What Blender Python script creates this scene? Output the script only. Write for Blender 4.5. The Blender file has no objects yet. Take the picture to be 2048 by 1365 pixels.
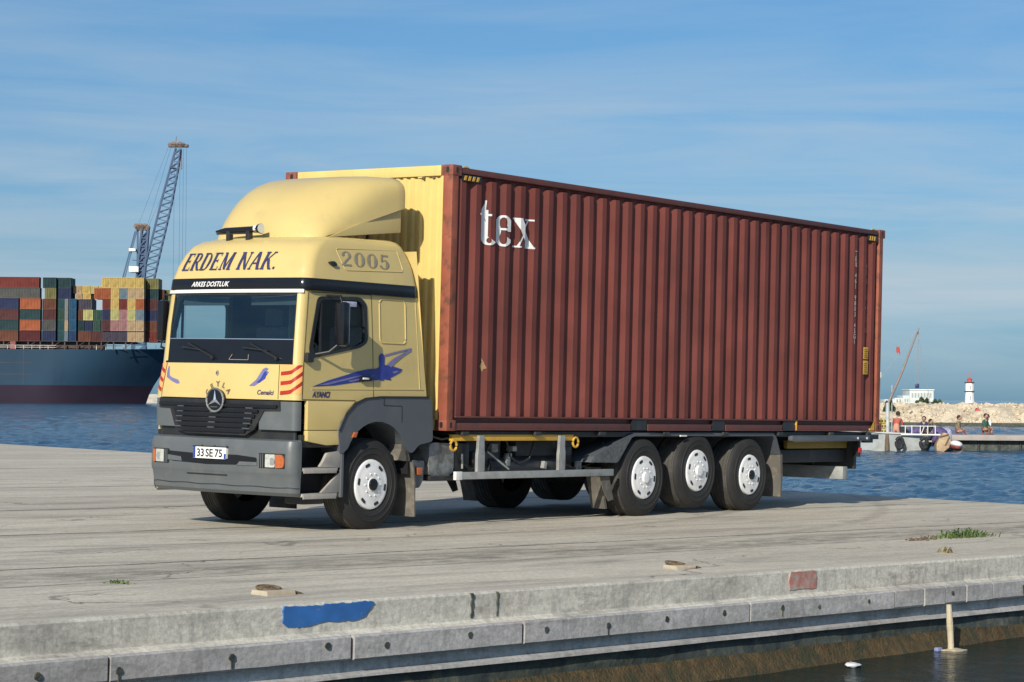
import bpy, bmesh, math, random
from mathutils import Matrix, Vector, noise
random.seed(7)
SC = bpy.context.scene
COL = SC.collection
PI = math.pi
V = Vector

# ------------------------------------------------------------------ frames
# Everything on the quay is built in the quay's own plane (x rearward along the truck, y away, z up);
# Q turns that slightly sloping quay into the level world of the sea.
UP = V((-0.0087205, 0.01613044, 0.99983187)).normalized()
Q3 = UP.rotation_difference(V((0, 0, 1))).to_matrix()
Q = Q3.to_4x4()
CAM_T = V((-19.39358, -15.34158, 1.48058))
RGT = V((0.59774982, -0.80127897, 0.02543951))
DWN = V((0.03291538, -0.00717591, -0.99943238))
FWD = V((0.8010067, 0.59824788, 0.02208501))

# ------------------------------------------------------------------ camera
cam = bpy.data.objects.new('camera', bpy.data.cameras.new('camera'))
COL.objects.link(cam)
R = Matrix((RGT, -DWN, -FWD)).transposed()
cam.matrix_world = Matrix.Translation(Q3 @ CAM_T) @ (Q3 @ R).to_4x4()
cam.data.sensor_width = 36
cam.data.lens = 4564.85 / 2048 * 36
cam.data.clip_start = 0.5
cam.data.clip_end = 60000
SC.camera = cam
CAMW = Q3 @ CAM_T

# ------------------------------------------------------------------ sun, sky, exposure
sunv = (Q3 @ V((-2.2, -0.66, 1.13))).normalized()      # towards the sun
SUN_EL = math.asin(sunv.z)
SUN_AZ = math.atan2(sunv.x, sunv.y)
sd = bpy.data.lights.new('sun', 'SUN')
sd.energy = 4.1
sd.angle = math.radians(0.5)
sd.color = (1.0, 0.93, 0.80)
sun = bpy.data.objects.new('sun', sd)
COL.objects.link(sun)
sun.rotation_euler = sunv.to_track_quat('Z', 'Y').to_euler()
sun.location = (0, 0, 50)

W = bpy.data.worlds.new('World')
SC.world = W
W.use_nodes = True
wt = W.node_tree
wt.nodes.clear()
def wn(t): return wt.nodes.new(t)
wo = wn('ShaderNodeOutputWorld'); bg = wn('ShaderNodeBackground')
sky = wn('ShaderNodeTexSky'); sky.sky_type = 'NISHITA'; sky.sun_disc = False
sky.sun_elevation = SUN_EL; sky.sun_rotation = SUN_AZ
sky.air_density = 1.0; sky.dust_density = 0.6; sky.ozone_density = 2.4; sky.altitude = 0
tc = wn('ShaderNodeTexCoord'); mp = wn('ShaderNodeMapping')
mp.inputs['Rotation'].default_value = (0, 0, 0.64)
mp.inputs['Scale'].default_value = (1.6, 1.6, 17)
n1 = wn('ShaderNodeTexNoise'); n1.inputs['Scale'].default_value = 2.2; n1.inputs['Detail'].default_value = 7; n1.inputs['Roughness'].default_value = 0.58
n1.inputs['Distortion'].default_value = 0.5
cr = wn('ShaderNodeMapRange'); cr.inputs['From Min'].default_value = 0.385; cr.inputs['From Max'].default_value = 0.66
sx = wn('ShaderNodeSeparateXYZ')
hz = wn('ShaderNodeMapRange'); hz.inputs['From Min'].default_value = 0.02; hz.inputs['From Max'].default_value = 0.16
hz.inputs['To Min'].default_value = 1.0; hz.inputs['To Max'].default_value = 0.25
mm = wn('ShaderNodeMath'); mm.use_clamp = True; mm.operation = 'MULTIPLY'
mix = wn('ShaderNodeMix'); mix.data_type = 'RGBA'
mix.inputs['B'].default_value = (4.0, 4.7, 5.3, 1)
tint = wn('ShaderNodeMix'); tint.data_type = 'RGBA'; tint.blend_type = 'MULTIPLY'; tint.inputs['Factor'].default_value = 1
ramp = wn('ShaderNodeValToRGB'); rz = wn('ShaderNodeMapRange'); rz.inputs['From Min'].default_value = 0.0; rz.inputs['From Max'].default_value = 1.0
E_ = ramp.color_ramp.elements
E_[0].position = 0.0; E_[0].color = (0.22, 0.45, 0.82, 1); E_[1].position = 0.5; E_[1].color = (1.0, 1.02, 1.05, 1)
for p_, c_ in ((0.0625, (0.36, 0.50, 0.69, 1)), (0.1375, (0.35, 0.545, 0.72, 1)), (0.1875, (0.385, 0.585, 0.745, 1)), (0.24, (0.44, 0.64, 0.80, 1))):
    e_ = E_.new(p_); e_.color = c_
L = wt.links.new
L(tc.outputs['Generated'], mp.inputs['Vector']); L(mp.outputs['Vector'], n1.inputs['Vector'])
lo_ = wn('ShaderNodeMapRange'); lo_.interpolation_type = 'SMOOTHSTEP'; lo_.inputs['From Min'].default_value = 0.0; lo_.inputs['From Max'].default_value = 0.045; lo_.inputs['To Min'].default_value = 0.12
ml_ = wn('ShaderNodeMath'); ml_.operation = 'MULTIPLY'
L(n1.outputs['Fac'], cr.inputs['Value']); L(tc.outputs['Generated'], sx.inputs[0])
L(sx.outputs['Z'], hz.inputs['Value']); L(cr.outputs[0], mm.inputs[0]); L(sx.outputs['Z'], lo_.inputs['Value']); L(hz.outputs[0], ml_.inputs[0]); L(lo_.outputs[0], ml_.inputs[1]); L(ml_.outputs[0], mm.inputs[1])
L(sx.outputs['Z'], rz.inputs['Value']); L(rz.outputs[0], ramp.inputs[0]); L(ramp.outputs[0], tint.inputs['B'])
L(sky.outputs[0], tint.inputs['A']); L(tint.outputs['Result'], mix.inputs['A']); L(mm.outputs[0], mix.inputs['Factor'])
L(mix.outputs['Result'], bg.inputs['Color']); L(bg.outputs[0], wo.inputs[0])
bg.inputs['Strength'].default_value = 0.10
SC.view_settings.view_transform = 'Standard'
SC.view_settings.look = 'None'
SC.view_settings.exposure = 0.32
SC.view_settings.gamma = 1.0
SC.view_settings.use_curve_mapping = False
SC.cycles.max_bounces = 8
SC.cycles.transparent_max_bounces = 12

# ------------------------------------------------------------------ materials
def mat(name, col, rough=0.5, metal=0.0, var=0.12, vscale=3.0, dirt=None, damt=0.0, dscale=1.5, dstretch=(1, 1, 1),
        bump=0.0, bscale=40, coat=0.0, spec=0.5, dlo=0.5, dhi=0.7, spots=None):
    m = bpy.data.materials.new(name); m.use_nodes = True
    t = m.node_tree; p = t.nodes['Principled BSDF']
    p.inputs['Roughness'].default_value = rough; p.inputs['Metallic'].default_value = metal
    p.inputs['Coat Weight'].default_value = coat; p.inputs['Coat Roughness'].default_value = 0.08
    p.inputs['Specular IOR Level'].default_value = spec
    c = t.nodes.new('ShaderNodeTexCoord')
    n = t.nodes.new('ShaderNodeTexNoise'); n.inputs['Scale'].default_value = vscale; n.inputs['Detail'].default_value = 5
    t.links.new(c.outputs['Object'], n.inputs['Vector'])
    r = t.nodes.new('ShaderNodeMapRange'); r.inputs['From Min'].default_value = 0.25; r.inputs['From Max'].default_value = 0.75
    r.inputs['To Min'].default_value = 1 - var; r.inputs['To Max'].default_value = 1 + var
    t.links.new(n.outputs['Fac'], r.inputs['Value'])
    mx = t.nodes.new('ShaderNodeMix'); mx.data_type = 'RGBA'; mx.blend_type = 'MULTIPLY'; mx.inputs['Factor'].default_value = 1
    mx.inputs['A'].default_value = (*col, 1); t.links.new(r.outputs[0], mx.inputs['B'])
    out = mx.outputs['Result']
    if dirt:
        mpn = t.nodes.new('ShaderNodeMapping'); mpn.inputs['Scale'].default_value = dstretch
        d = t.nodes.new('ShaderNodeTexNoise'); d.inputs['Scale'].default_value = dscale; d.inputs['Detail'].default_value = 8
        d.inputs['Roughness'].default_value = 0.65
        t.links.new(c.outputs['Object'], mpn.inputs[0]); t.links.new(mpn.outputs[0], d.inputs['Vector'])
        dr = t.nodes.new('ShaderNodeMapRange'); dr.inputs['From Min'].default_value = dlo; dr.inputs['From Max'].default_value = dhi
        dr.inputs['To Max'].default_value = damt; t.links.new(d.outputs['Fac'], dr.inputs['Value'])
        m2 = t.nodes.new('ShaderNodeMix'); m2.data_type = 'RGBA'; m2.inputs['B'].default_value = (*dirt, 1)
        t.links.new(out, m2.inputs['A']); t.links.new(dr.outputs[0], m2.inputs['Factor']); out = m2.outputs['Result']
    if spots:      # chips, rust freckles and scuffs: (colour, scale, stretch, threshold, amount)
        sc_, ss_, st_, th_, am_ = spots
        mps = t.nodes.new('ShaderNodeMapping'); mps.inputs['Scale'].default_value = st_; mps.inputs['Location'].default_value = (3.3, 1.7, 5.1)
        ns = t.nodes.new('ShaderNodeTexNoise'); ns.inputs['Scale'].default_value = ss_; ns.inputs['Detail'].default_value = 6; ns.inputs['Roughness'].default_value = 0.7
        t.links.new(c.outputs['Object'], mps.inputs[0]); t.links.new(mps.outputs[0], ns.inputs['Vector'])
        rs = t.nodes.new('ShaderNodeMapRange'); rs.inputs['From Min'].default_value = th_; rs.inputs['From Max'].default_value = th_ + 0.04; rs.inputs['To Max'].default_value = am_
        t.links.new(ns.outputs['Fac'], rs.inputs['Value'])
        m3 = t.nodes.new('ShaderNodeMix'); m3.data_type = 'RGBA'; m3.inputs['B'].default_value = (*sc_, 1)
        t.links.new(out, m3.inputs['A']); t.links.new(rs.outputs[0], m3.inputs['Factor']); out = m3.outputs['Result']
    t.links.new(out, p.inputs['Base Color'])
    if bump:
        bn = t.nodes.new('ShaderNodeTexNoise'); bn.inputs['Scale'].default_value = bscale; bn.inputs['Detail'].default_value = 6
        t.links.new(c.outputs['Object'], bn.inputs['Vector'])
        b = t.nodes.new('ShaderNodeBump'); b.inputs['Strength'].default_value = bump; b.inputs['Distance'].default_value = 0.02
        t.links.new(bn.outputs['Fac'], b.inputs['Height']); t.links.new(b.outputs[0], p.inputs['Normal'])
    return m

M = {}
M['yellow'] = mat('cab_yellow_paint', (0.60, 0.462, 0.180), 0.38, var=0.06, vscale=1.6, dirt=(0.33, 0.27, 0.15), damt=0.45, dscale=2.6, spots=((0.22, 0.16, 0.09), 9, (1, 1, 1), 0.70, 0.6), coat=0.25, dlo=0.55, dhi=0.85, bump=0.02, bscale=4)
M['cream'] = mat('container_front_yellow', (0.66, 0.51, 0.175), 0.55, spots=((0.25, 0.12, 0.06), 7, (1, 1, .6), 0.68, 0.8), var=0.06, dirt=(0.45, 0.33, 0.14), damt=0.5, dscale=5, dstretch=(1, 3, 0.4), dlo=0.55, dhi=0.8)
M['maroon'] = mat('container_maroon', (0.172, 0.049, 0.039), 0.6, spots=((0.30, 0.13, 0.07), 5, (1, 1, .5), 0.695, 0.7), var=0.28, vscale=1.3, dirt=(0.075, 0.034, 0.030), damt=0.55, dscale=1.2, dstretch=(1.5, 1, 0.25), bump=0.05, bscale=9, dlo=0.45, dhi=0.75, spec=0.25)
M['maroon_post'] = mat('container_post_paint', (0.27, 0.075, 0.042), 0.6, spots=((0.42, 0.22, 0.12), 12, (1, 1, .5), 0.66, 0.7), var=0.25, vscale=4, dirt=(0.10, 0.045, 0.03), damt=0.8, dscale=6, dlo=0.5, dhi=0.62)
M['rail'] = mat('container_rail_paint', (0.12, 0.040, 0.034), 0.55, var=0.25, vscale=3, dirt=(0.05, 0.03, 0.028), damt=0.8, dscale=3, dlo=0.5, dhi=0.7)
M['grey'] = mat('bumper_grey_plastic', (0.100, 0.112, 0.119), 0.42, spots=((0.30, 0.28, 0.24), 14, (1, 1, 2), 0.70, 0.6), var=0.07, vscale=2.5, dirt=(0.19, 0.185, 0.165), damt=0.4, dscale=4, dlo=0.5, dhi=0.8, bump=0.04, bscale=120)
M['darkgrey'] = mat('fender_plastic', (0.085, 0.095, 0.11), 0.5, var=0.08, dirt=(0.16, 0.15, 0.13), damt=0.35, dscale=3, dlo=0.5, dhi=0.8, bump=0.04, bscale=120)
M['black'] = mat('black_plastic', (0.018, 0.019, 0.021), 0.4, var=0.2, dirt=(0.05, 0.047, 0.04), damt=0.4, dscale=6)
M['glossblack'] = mat('gloss_black', (0.010, 0.011, 0.015), 0.16, var=0.1, coat=0.08, spec=0.35)
M['rubber'] = mat('tyre_rubber', (0.017, 0.0165, 0.016), 0.75, var=0.15, dirt=(0.06, 0.055, 0.047), damt=0.4, dscale=3.5, dlo=0.5, dhi=0.78, bump=0.1, bscale=60)
M['tread'] = mat('tyre_tread_dusty', (0.060, 0.056, 0.050), 0.85, var=0.2, dirt=(0.15, 0.14, 0.12), damt=0.6, dscale=5, bump=0.15, bscale=80)
M['chassis'] = mat('chassis_black', (0.022, 0.025, 0.028), 0.5, var=0.3, dirt=(0.085, 0.078, 0.066), damt=0.6, dscale=4)
M['white'] = mat('wheel_white_paint', (0.80, 0.80, 0.79), 0.35, var=0.05, vscale=10, dirt=(0.42, 0.38, 0.30), damt=0.55, dscale=9, dlo=0.5, dhi=0.8)
M['alu'] = mat('dull_aluminium', (0.36, 0.37, 0.36), 0.5, metal=0.35, var=0.15, vscale=8, dirt=(0.15, 0.14, 0.12), damt=0.6, dscale=5)
M['tank'] = mat('dirty_tank_metal', (0.24, 0.25, 0.25), 0.5, metal=0.3, var=0.3, vscale=14, dirt=(0.10, 0.095, 0.085), damt=0.8, dscale=10, dlo=0.45, dhi=0.6)
M['step'] = mat('step_grey', (0.34, 0.32, 0.29), 0.65, var=0.2, vscale=8, dirt=(0.34, 0.31, 0.26), damt=0.5, dscale=6)
M['mudflap'] = mat('dusty_mudflap', (0.11, 0.10, 0.085), 0.85, var=0.25, vscale=5, dirt=(0.30, 0.26, 0.20), damt=0.6, dscale=6)
M['treadplate'] = mat('tread_plate', (0.11, 0.115, 0.12), 0.5, metal=0.3, var=0.45, vscale=30, dirt=(0.22, 0.21, 0.19), damt=0.6, dscale=12)
M['barrier_yellow'] = mat('bar_yellow', (0.62, 0.36, 0.04), 0.5, var=0.15, vscale=5, dirt=(0.20, 0.13, 0.05), damt=0.6, dscale=5)
M['dull_yellow'] = mat('beam_yellow', (0.30, 0.22, 0.05), 0.6, var=0.2, dirt=(0.10, 0.08, 0.04), damt=0.6, dscale=3)
M['amber'] = mat('amber_lens', (0.42, 0.11, 0.03), 0.25, var=0.15, vscale=40, coat=0.5)
M['red'] = mat('red_lens', (0.55, 0.03, 0.03), 0.3, var=0.1)
M['lens'] = mat('headlight_lens', (0.62, 0.62, 0.56), 0.22, metal=0.35, var=0.25, vscale=22, coat=0.6)
M['chrome'] = mat('bright_trim', (0.75, 0.75, 0.76), 0.18, metal=0.85, var=0.03)
M['trimwhite'] = mat('white_trim', (0.72, 0.72, 0.66), 0.3, var=0.04)
M['navy'] = mat('navy_lettering', (0.035, 0.035, 0.11), 0.4, var=0.1, vscale=20)
M['greyletter'] = mat('grey_lettering', (0.26, 0.23, 0.17), 0.4, var=0.15, vscale=20)
M['blue'] = mat('blue_decal', (0.030, 0.045, 0.26), 0.35, var=0.25, vscale=8)
M['lilac'] = mat('lilac_decal', (0.17, 0.16, 0.33), 0.35, var=0.2, vscale=12)
M['whiteletter'] = mat('white_lettering', (0.78, 0.77, 0.76), 0.45, var=0.06, vscale=10)
M['faintletter'] = mat('faded_lettering', (0.58, 0.47, 0.47), 0.5, var=0.3, vscale=20)
M['redstripe'] = mat('red_stripe', (0.36, 0.028, 0.012), 0.35, var=0.15, vscale=20)
M['orangefield'] = mat('orange_field', (0.86, 0.40, 0.14), 0.4, var=0.08)
M['darkline'] = mat('panel_gap', (0.10, 0.070, 0.025), 0.7, var=0.1)
M['interior'] = mat('cab_interior', (0.035, 0.045, 0.055), 0.8, var=0.2, bump=0.05)
M['seat'] = mat('seat_fabric', (0.10, 0.12, 0.14), 0.9, var=0.2, vscale=30)
M['plate'] = mat('plate_white', (0.78, 0.78, 0.74), 0.35, var=0.04)
M['plateblue'] = mat('plate_blue', (0.03, 0.05, 0.28), 0.4)
M['wall_paint_blue'] = mat('quay_blue_paint', (0.030, 0.13, 0.37), 0.6, var=0.22, vscale=6, dirt=(0.26, 0.28, 0.29), damt=0.8, dscale=14, dlo=0.60, dhi=0.72)
M['wall_paint_red'] = mat('quay_red_paint', (0.40, 0.17, 0.135), 0.8, var=0.15, vscale=8, dirt=(0.38, 0.36, 0.33), damt=0.9, dscale=12, dlo=0.42, dhi=0.62)

def glassmat(name, tint, ior=1.45, gl=(1, 1, 1), boost=1.0):
    m = bpy.data.materials.new(name); m.use_nodes = True
    t = m.node_tree; t.nodes.clear()
    o = t.nodes.new('ShaderNodeOutputMaterial'); mx = t.nodes.new('ShaderNodeMixShader')
    tr = t.nodes.new('ShaderNodeBsdfTransparent'); tr.inputs[0].default_value = (*tint, 1)
    g = t.nodes.new('ShaderNodeBsdfGlossy'); g.inputs['Roughness'].default_value = 0.015; g.inputs['Color'].default_value = (*gl, 1)
    f = t.nodes.new('ShaderNodeFresnel'); ge = t.nodes.new('ShaderNodeNewGeometry'); io = t.nodes.new('ShaderNodeMapRange')   # same reflectance from both sides of the thin pane
    io.inputs['To Min'].default_value = ior; io.inputs['To Max'].default_value = 1 / ior
    t.links.new(ge.outputs['Backfacing'], io.inputs['Value']); t.links.new(io.outputs[0], f.inputs[0])
    c = t.nodes.new('ShaderNodeTexCoord'); n = t.nodes.new('ShaderNodeTexNoise'); n.inputs['Scale'].default_value = 2.5
    b = t.nodes.new('ShaderNodeBump'); b.inputs['Strength'].default_value = 0.04; b.inputs['Distance'].default_value = 0.05
    t.links.new(c.outputs['Object'], n.inputs['Vector']); t.links.new(n.outputs['Fac'], b.inputs['Height']); t.links.new(b.outputs[0], g.inputs['Normal'])
    ml = t.nodes.new('ShaderNodeMath'); ml.operation = 'MULTIPLY'; ml.inputs[1].default_value = boost; ml.use_clamp = True
    t.links.new(f.outputs[0], ml.inputs[0]); t.links.new(ml.outputs[0], mx.inputs[0])
    t.links.new(tr.outputs[0], mx.inputs[1]); t.links.new(g.outputs[0], mx.inputs[2]); t.links.new(mx.outputs[0], o.inputs[0])
    return m
M['glass'] = glassmat('windscreen_glass', (0.76, 0.92, 0.94), 1.5, (0.85, 0.97, 1.0), 2.0)
M['sideglass'] = glassmat('door_glass', (0.62, 0.70, 0.70), 1.5, boost=0.55)

# ------------------------------------------------------------------ mesh helpers
ORG = {}
def tag(o, label=None, cat=None, group=None, kind=None):
    if label: o['label'] = label
    if cat: o['category'] = cat
    if group: o['group'] = group
    if kind: o['kind'] = kind
    return o

def thing(name, label, cat, loc=(0, 0, 0), group=None, frame=None):
    """Empty at the thing's base; its parts are built in frame coordinates and re-centred on it."""
    o = bpy.data.objects.new(name, None); COL.objects.link(o)
    o.empty_display_size = 0.2
    F = Q if frame is None else frame
    o.matrix_world = F @ Matrix.Translation(V(loc))
    ORG[o] = V(loc)
    return tag(o, label, cat, group)

def obj(name, bm, m, parent=None, smooth=30, frame=None, loc=None, label=None):
    bmesh.ops.recalc_face_normals(bm, faces=bm.faces[:])
    org = ORG[parent] if parent is not None else (V(loc) if loc is not None else V((0, 0, 0)))
    if org.length > 0: bmesh.ops.translate(bm, verts=bm.verts[:], vec=-org)
    me = bpy.data.meshes.new(name); bm.to_mesh(me); bm.free()
    for mm_ in (m if isinstance(m, (list, tuple)) else [m]): me.materials.append(mm_)
    if smooth:
        me.shade_smooth(); me.set_sharp_from_angle(angle=math.radians(smooth))
    o = bpy.data.objects.new(name, me); COL.objects.link(o)
    if parent is not None:
        o.parent = parent; ORG[o] = org
    else:
        F = Q if frame is None else frame
        o.matrix_world = F @ Matrix.Translation(org); ORG[o] = org
    if label: o['label'] = label
    return o

def nb(): return bmesh.new()

def box(bm, x0, x1, y0, y1, z0, z1, bev=0.0, mi=0):
    vs = [bm.verts.new(c) for c in [(x0, y0, z0), (x1, y0, z0), (x1, y1, z0), (x0, y1, z0), (x0, y0, z1), (x1, y0, z1), (x1, y1, z1), (x0, y1, z1)]]
    fs = [bm.faces.new([vs[i] for i in f]) for f in [(0, 3, 2, 1), (4, 5, 6, 7), (0, 1, 5, 4), (1, 2, 6, 5), (2, 3, 7, 6), (3, 0, 4, 7)]]
    for f in fs: f.material_index = mi
    if bev > 0:
        es = list({e for f in fs for e in f.edges})
        bmesh.ops.bevel(bm, geom=es, offset=bev, segments=2, profile=0.6, affect='EDGES')
    return vs

def bar(bm, a, b, w, h=None, up=(0, 0, 1)):
    """square bar between two points"""
    a, b = V(a), V(b); h = h or w; d = (b - a).normalized(); u = V(up)
    if abs(d.dot(u)) > 0.98: u = V((1, 0, 0))
    s = d.cross(u).normalized(); t = s.cross(d).normalized()
    r = []
    for p in (a, b):
        r.append([bm.verts.new(p + s * w / 2 * i + t * h / 2 * j) for i, j in ((-1, -1), (1, -1), (1, 1), (-1, 1))])
    bm.faces.new(r[0][::-1]); bm.faces.new(r[1])
    for i in range(4): bm.faces.new([r[0][i], r[0][(i + 1) % 4], r[1][(i + 1) % 4], r[1][i]])

def tube(bm, pts, rad, n=10, cap=True, mi=0):
    pts = [V(p) for p in pts]; rads = rad if isinstance(rad, (list, tuple)) else [rad] * len(pts)
    rings = []
    for i, p in enumerate(pts):
        d = (pts[min(i + 1, len(pts) - 1)] - pts[max(i - 1, 0)]).normalized()
        u = V((0, 0, 1)) if abs(d.z) < 0.95 else V((1, 0, 0))
        s = d.cross(u).normalized(); t = s.cross(d)
        rings.append([bm.verts.new(p + (s * math.cos(2 * PI * k / n) + t * math.sin(2 * PI * k / n)) * rads[i]) for k in range(n)])
    for a, b in zip(rings, rings[1:]):
        for k in range(n): bm.faces.new([a[k], a[(k + 1) % n], b[(k + 1) % n], b[k]]).material_index = mi
    if cap:
        bm.faces.new(rings[0][::-1]).material_index = mi; bm.faces.new(rings[-1]).material_index = mi

def lathe_y(bm, prof, n=48, c=(0, 0, 0), mi=0):
    """prof: (y, radius) list revolved round the y axis"""
    rings = []
    for y, r in prof:
        if r < 1e-5: rings.append([bm.verts.new((c[0], c[1] + y, c[2]))])
        else: rings.append([bm.verts.new((c[0] + r * math.cos(2 * PI * k / n), c[1] + y, c[2] + r * math.sin(2 * PI * k / n))) for k in range(n)])
    for a, b in zip(rings, rings[1:]):
        for k in range(n):
            k2 = (k + 1) % n
            if len(a) == 1 and len(b) == 1: continue
            if len(a) == 1: f = [a[0], b[k2], b[k]]
            elif len(b) == 1: f = [a[k], a[k2], b[0]]
            else: f = [a[k], a[k2], b[k2], b[k]]
            bm.faces.new(f).material_index = mi

def prism(bm, pts, ax, c0, c1, bev=0.0, mi=0):
    """polygon pts (2D) extruded between c0 and c1 along axis ax ('x','y','z')"""
    def P(p, c):
        return {'y': (p[0], c, p[1]), 'x': (c, p[0], p[1]), 'z': (p[0], p[1], c)}[ax]
    a = [bm.verts.new(P(p, c0)) for p in pts]; b = [bm.verts.new(P(p, c1)) for p in pts]
    fs = [bm.faces.new(a), bm.faces.new(b[::-1])]
    n = len(pts)
    for i in range(n): fs.append(bm.faces.new([a[i], b[i], b[(i + 1) % n], a[(i + 1) % n]]))
    for f in fs: f.material_index = mi
    if bev > 0:
        es = list(fs[0].edges) + list(fs[1].edges)
        bmesh.ops.bevel(bm, geom=es, offset=bev, segments=2, profile=0.6, affect='EDGES')

def surf_poly(bm, pts, fn):
    """flat or curved decal: polygon pts in (u,v), mapped by fn; long edges subdivided"""
    vs = [bm.verts.new((p[0], p[1], 0)) for p in pts]
    f = bm.faces.new(vs)
    r = bmesh.ops.triangulate(bm, faces=[f], ngon_method='EAR_CLIP')
    return vs

def finish_map(bm, fn, cuts=None):
    if cuts:
        for c in cuts:
            g = bm.verts[:] + bm.edges[:] + bm.faces[:]
            bmesh.ops.bisect_plane(bm, geom=g, plane_co=(c, 0, 0), plane_no=(1, 0, 0), dist=1e-5)
    for v in bm.verts: v.co = V(fn(v.co.x, v.co.y, v.co.z))

def round_rect(x0, x1, y0, y1, r, n=4):
    out = []
    for cx, cy, a in ((x1 - r, y0 + r, -90), (x1 - r, y1 - r, 0), (x0 + r, y1 - r, 90), (x0 + r, y0 + r, 180)):
        for i in range(n + 1):
            t = math.radians(a + 90 * i / n); out.append((cx + r * math.cos(t), cy + r * math.sin(t)))
    return out

def smooth_poly(pts, r=0.05, n=4):
    out = []; N = len(pts)
    for i in range(N):
        p = V((*pts[i], 0)); a = V((*pts[i - 1], 0)); b = V((*pts[(i + 1) % N], 0))
        da = (a - p); db = (b - p); k = min(r, da.length * 0.45, db.length * 0.45)
        s = p + da.normalized() * k; e = p + db.normalized() * k
        for j in range(n + 1):
            t = j / n; q = s * (1 - t) ** 2 + p * 2 * t * (1 - t) + e * t * t
            out.append((q.x, q.y))
    return out

# ------------------------------------------------------------------ lettering
def text_bm(s, height, shear=0.0, xscale=1.0, spacing=1.0, bold=0.0):
    """sans lettering from Blender's own built-in typeface; returns bmesh with x right, y up, left edge at 0"""
    cu = bpy.data.curves.new('t', 'FONT'); cu.body = s; cu.size = 1; cu.space_character = spacing; cu.offset = bold; cu.resolution_u = 3
    o = bpy.data.objects.new('t', cu); COL.objects.link(o)
    dg = bpy.context.evaluated_depsgraph_get(); me = bpy.data.meshes.new_from_object(o.evaluated_get(dg))
    b = nb(); b.from_mesh(me); bpy.data.objects.remove(o); bpy.data.curves.remove(cu); bpy.data.meshes.remove(me)
    if b.verts:
        x0 = min(v.co.x for v in b.verts)
        for v in b.verts:
            v.co.x = (v.co.x - x0) / 0.70 * height * xscale + v.co.y / 0.70 * height * shear; v.co.y = v.co.y / 0.70 * height
    return b

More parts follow.
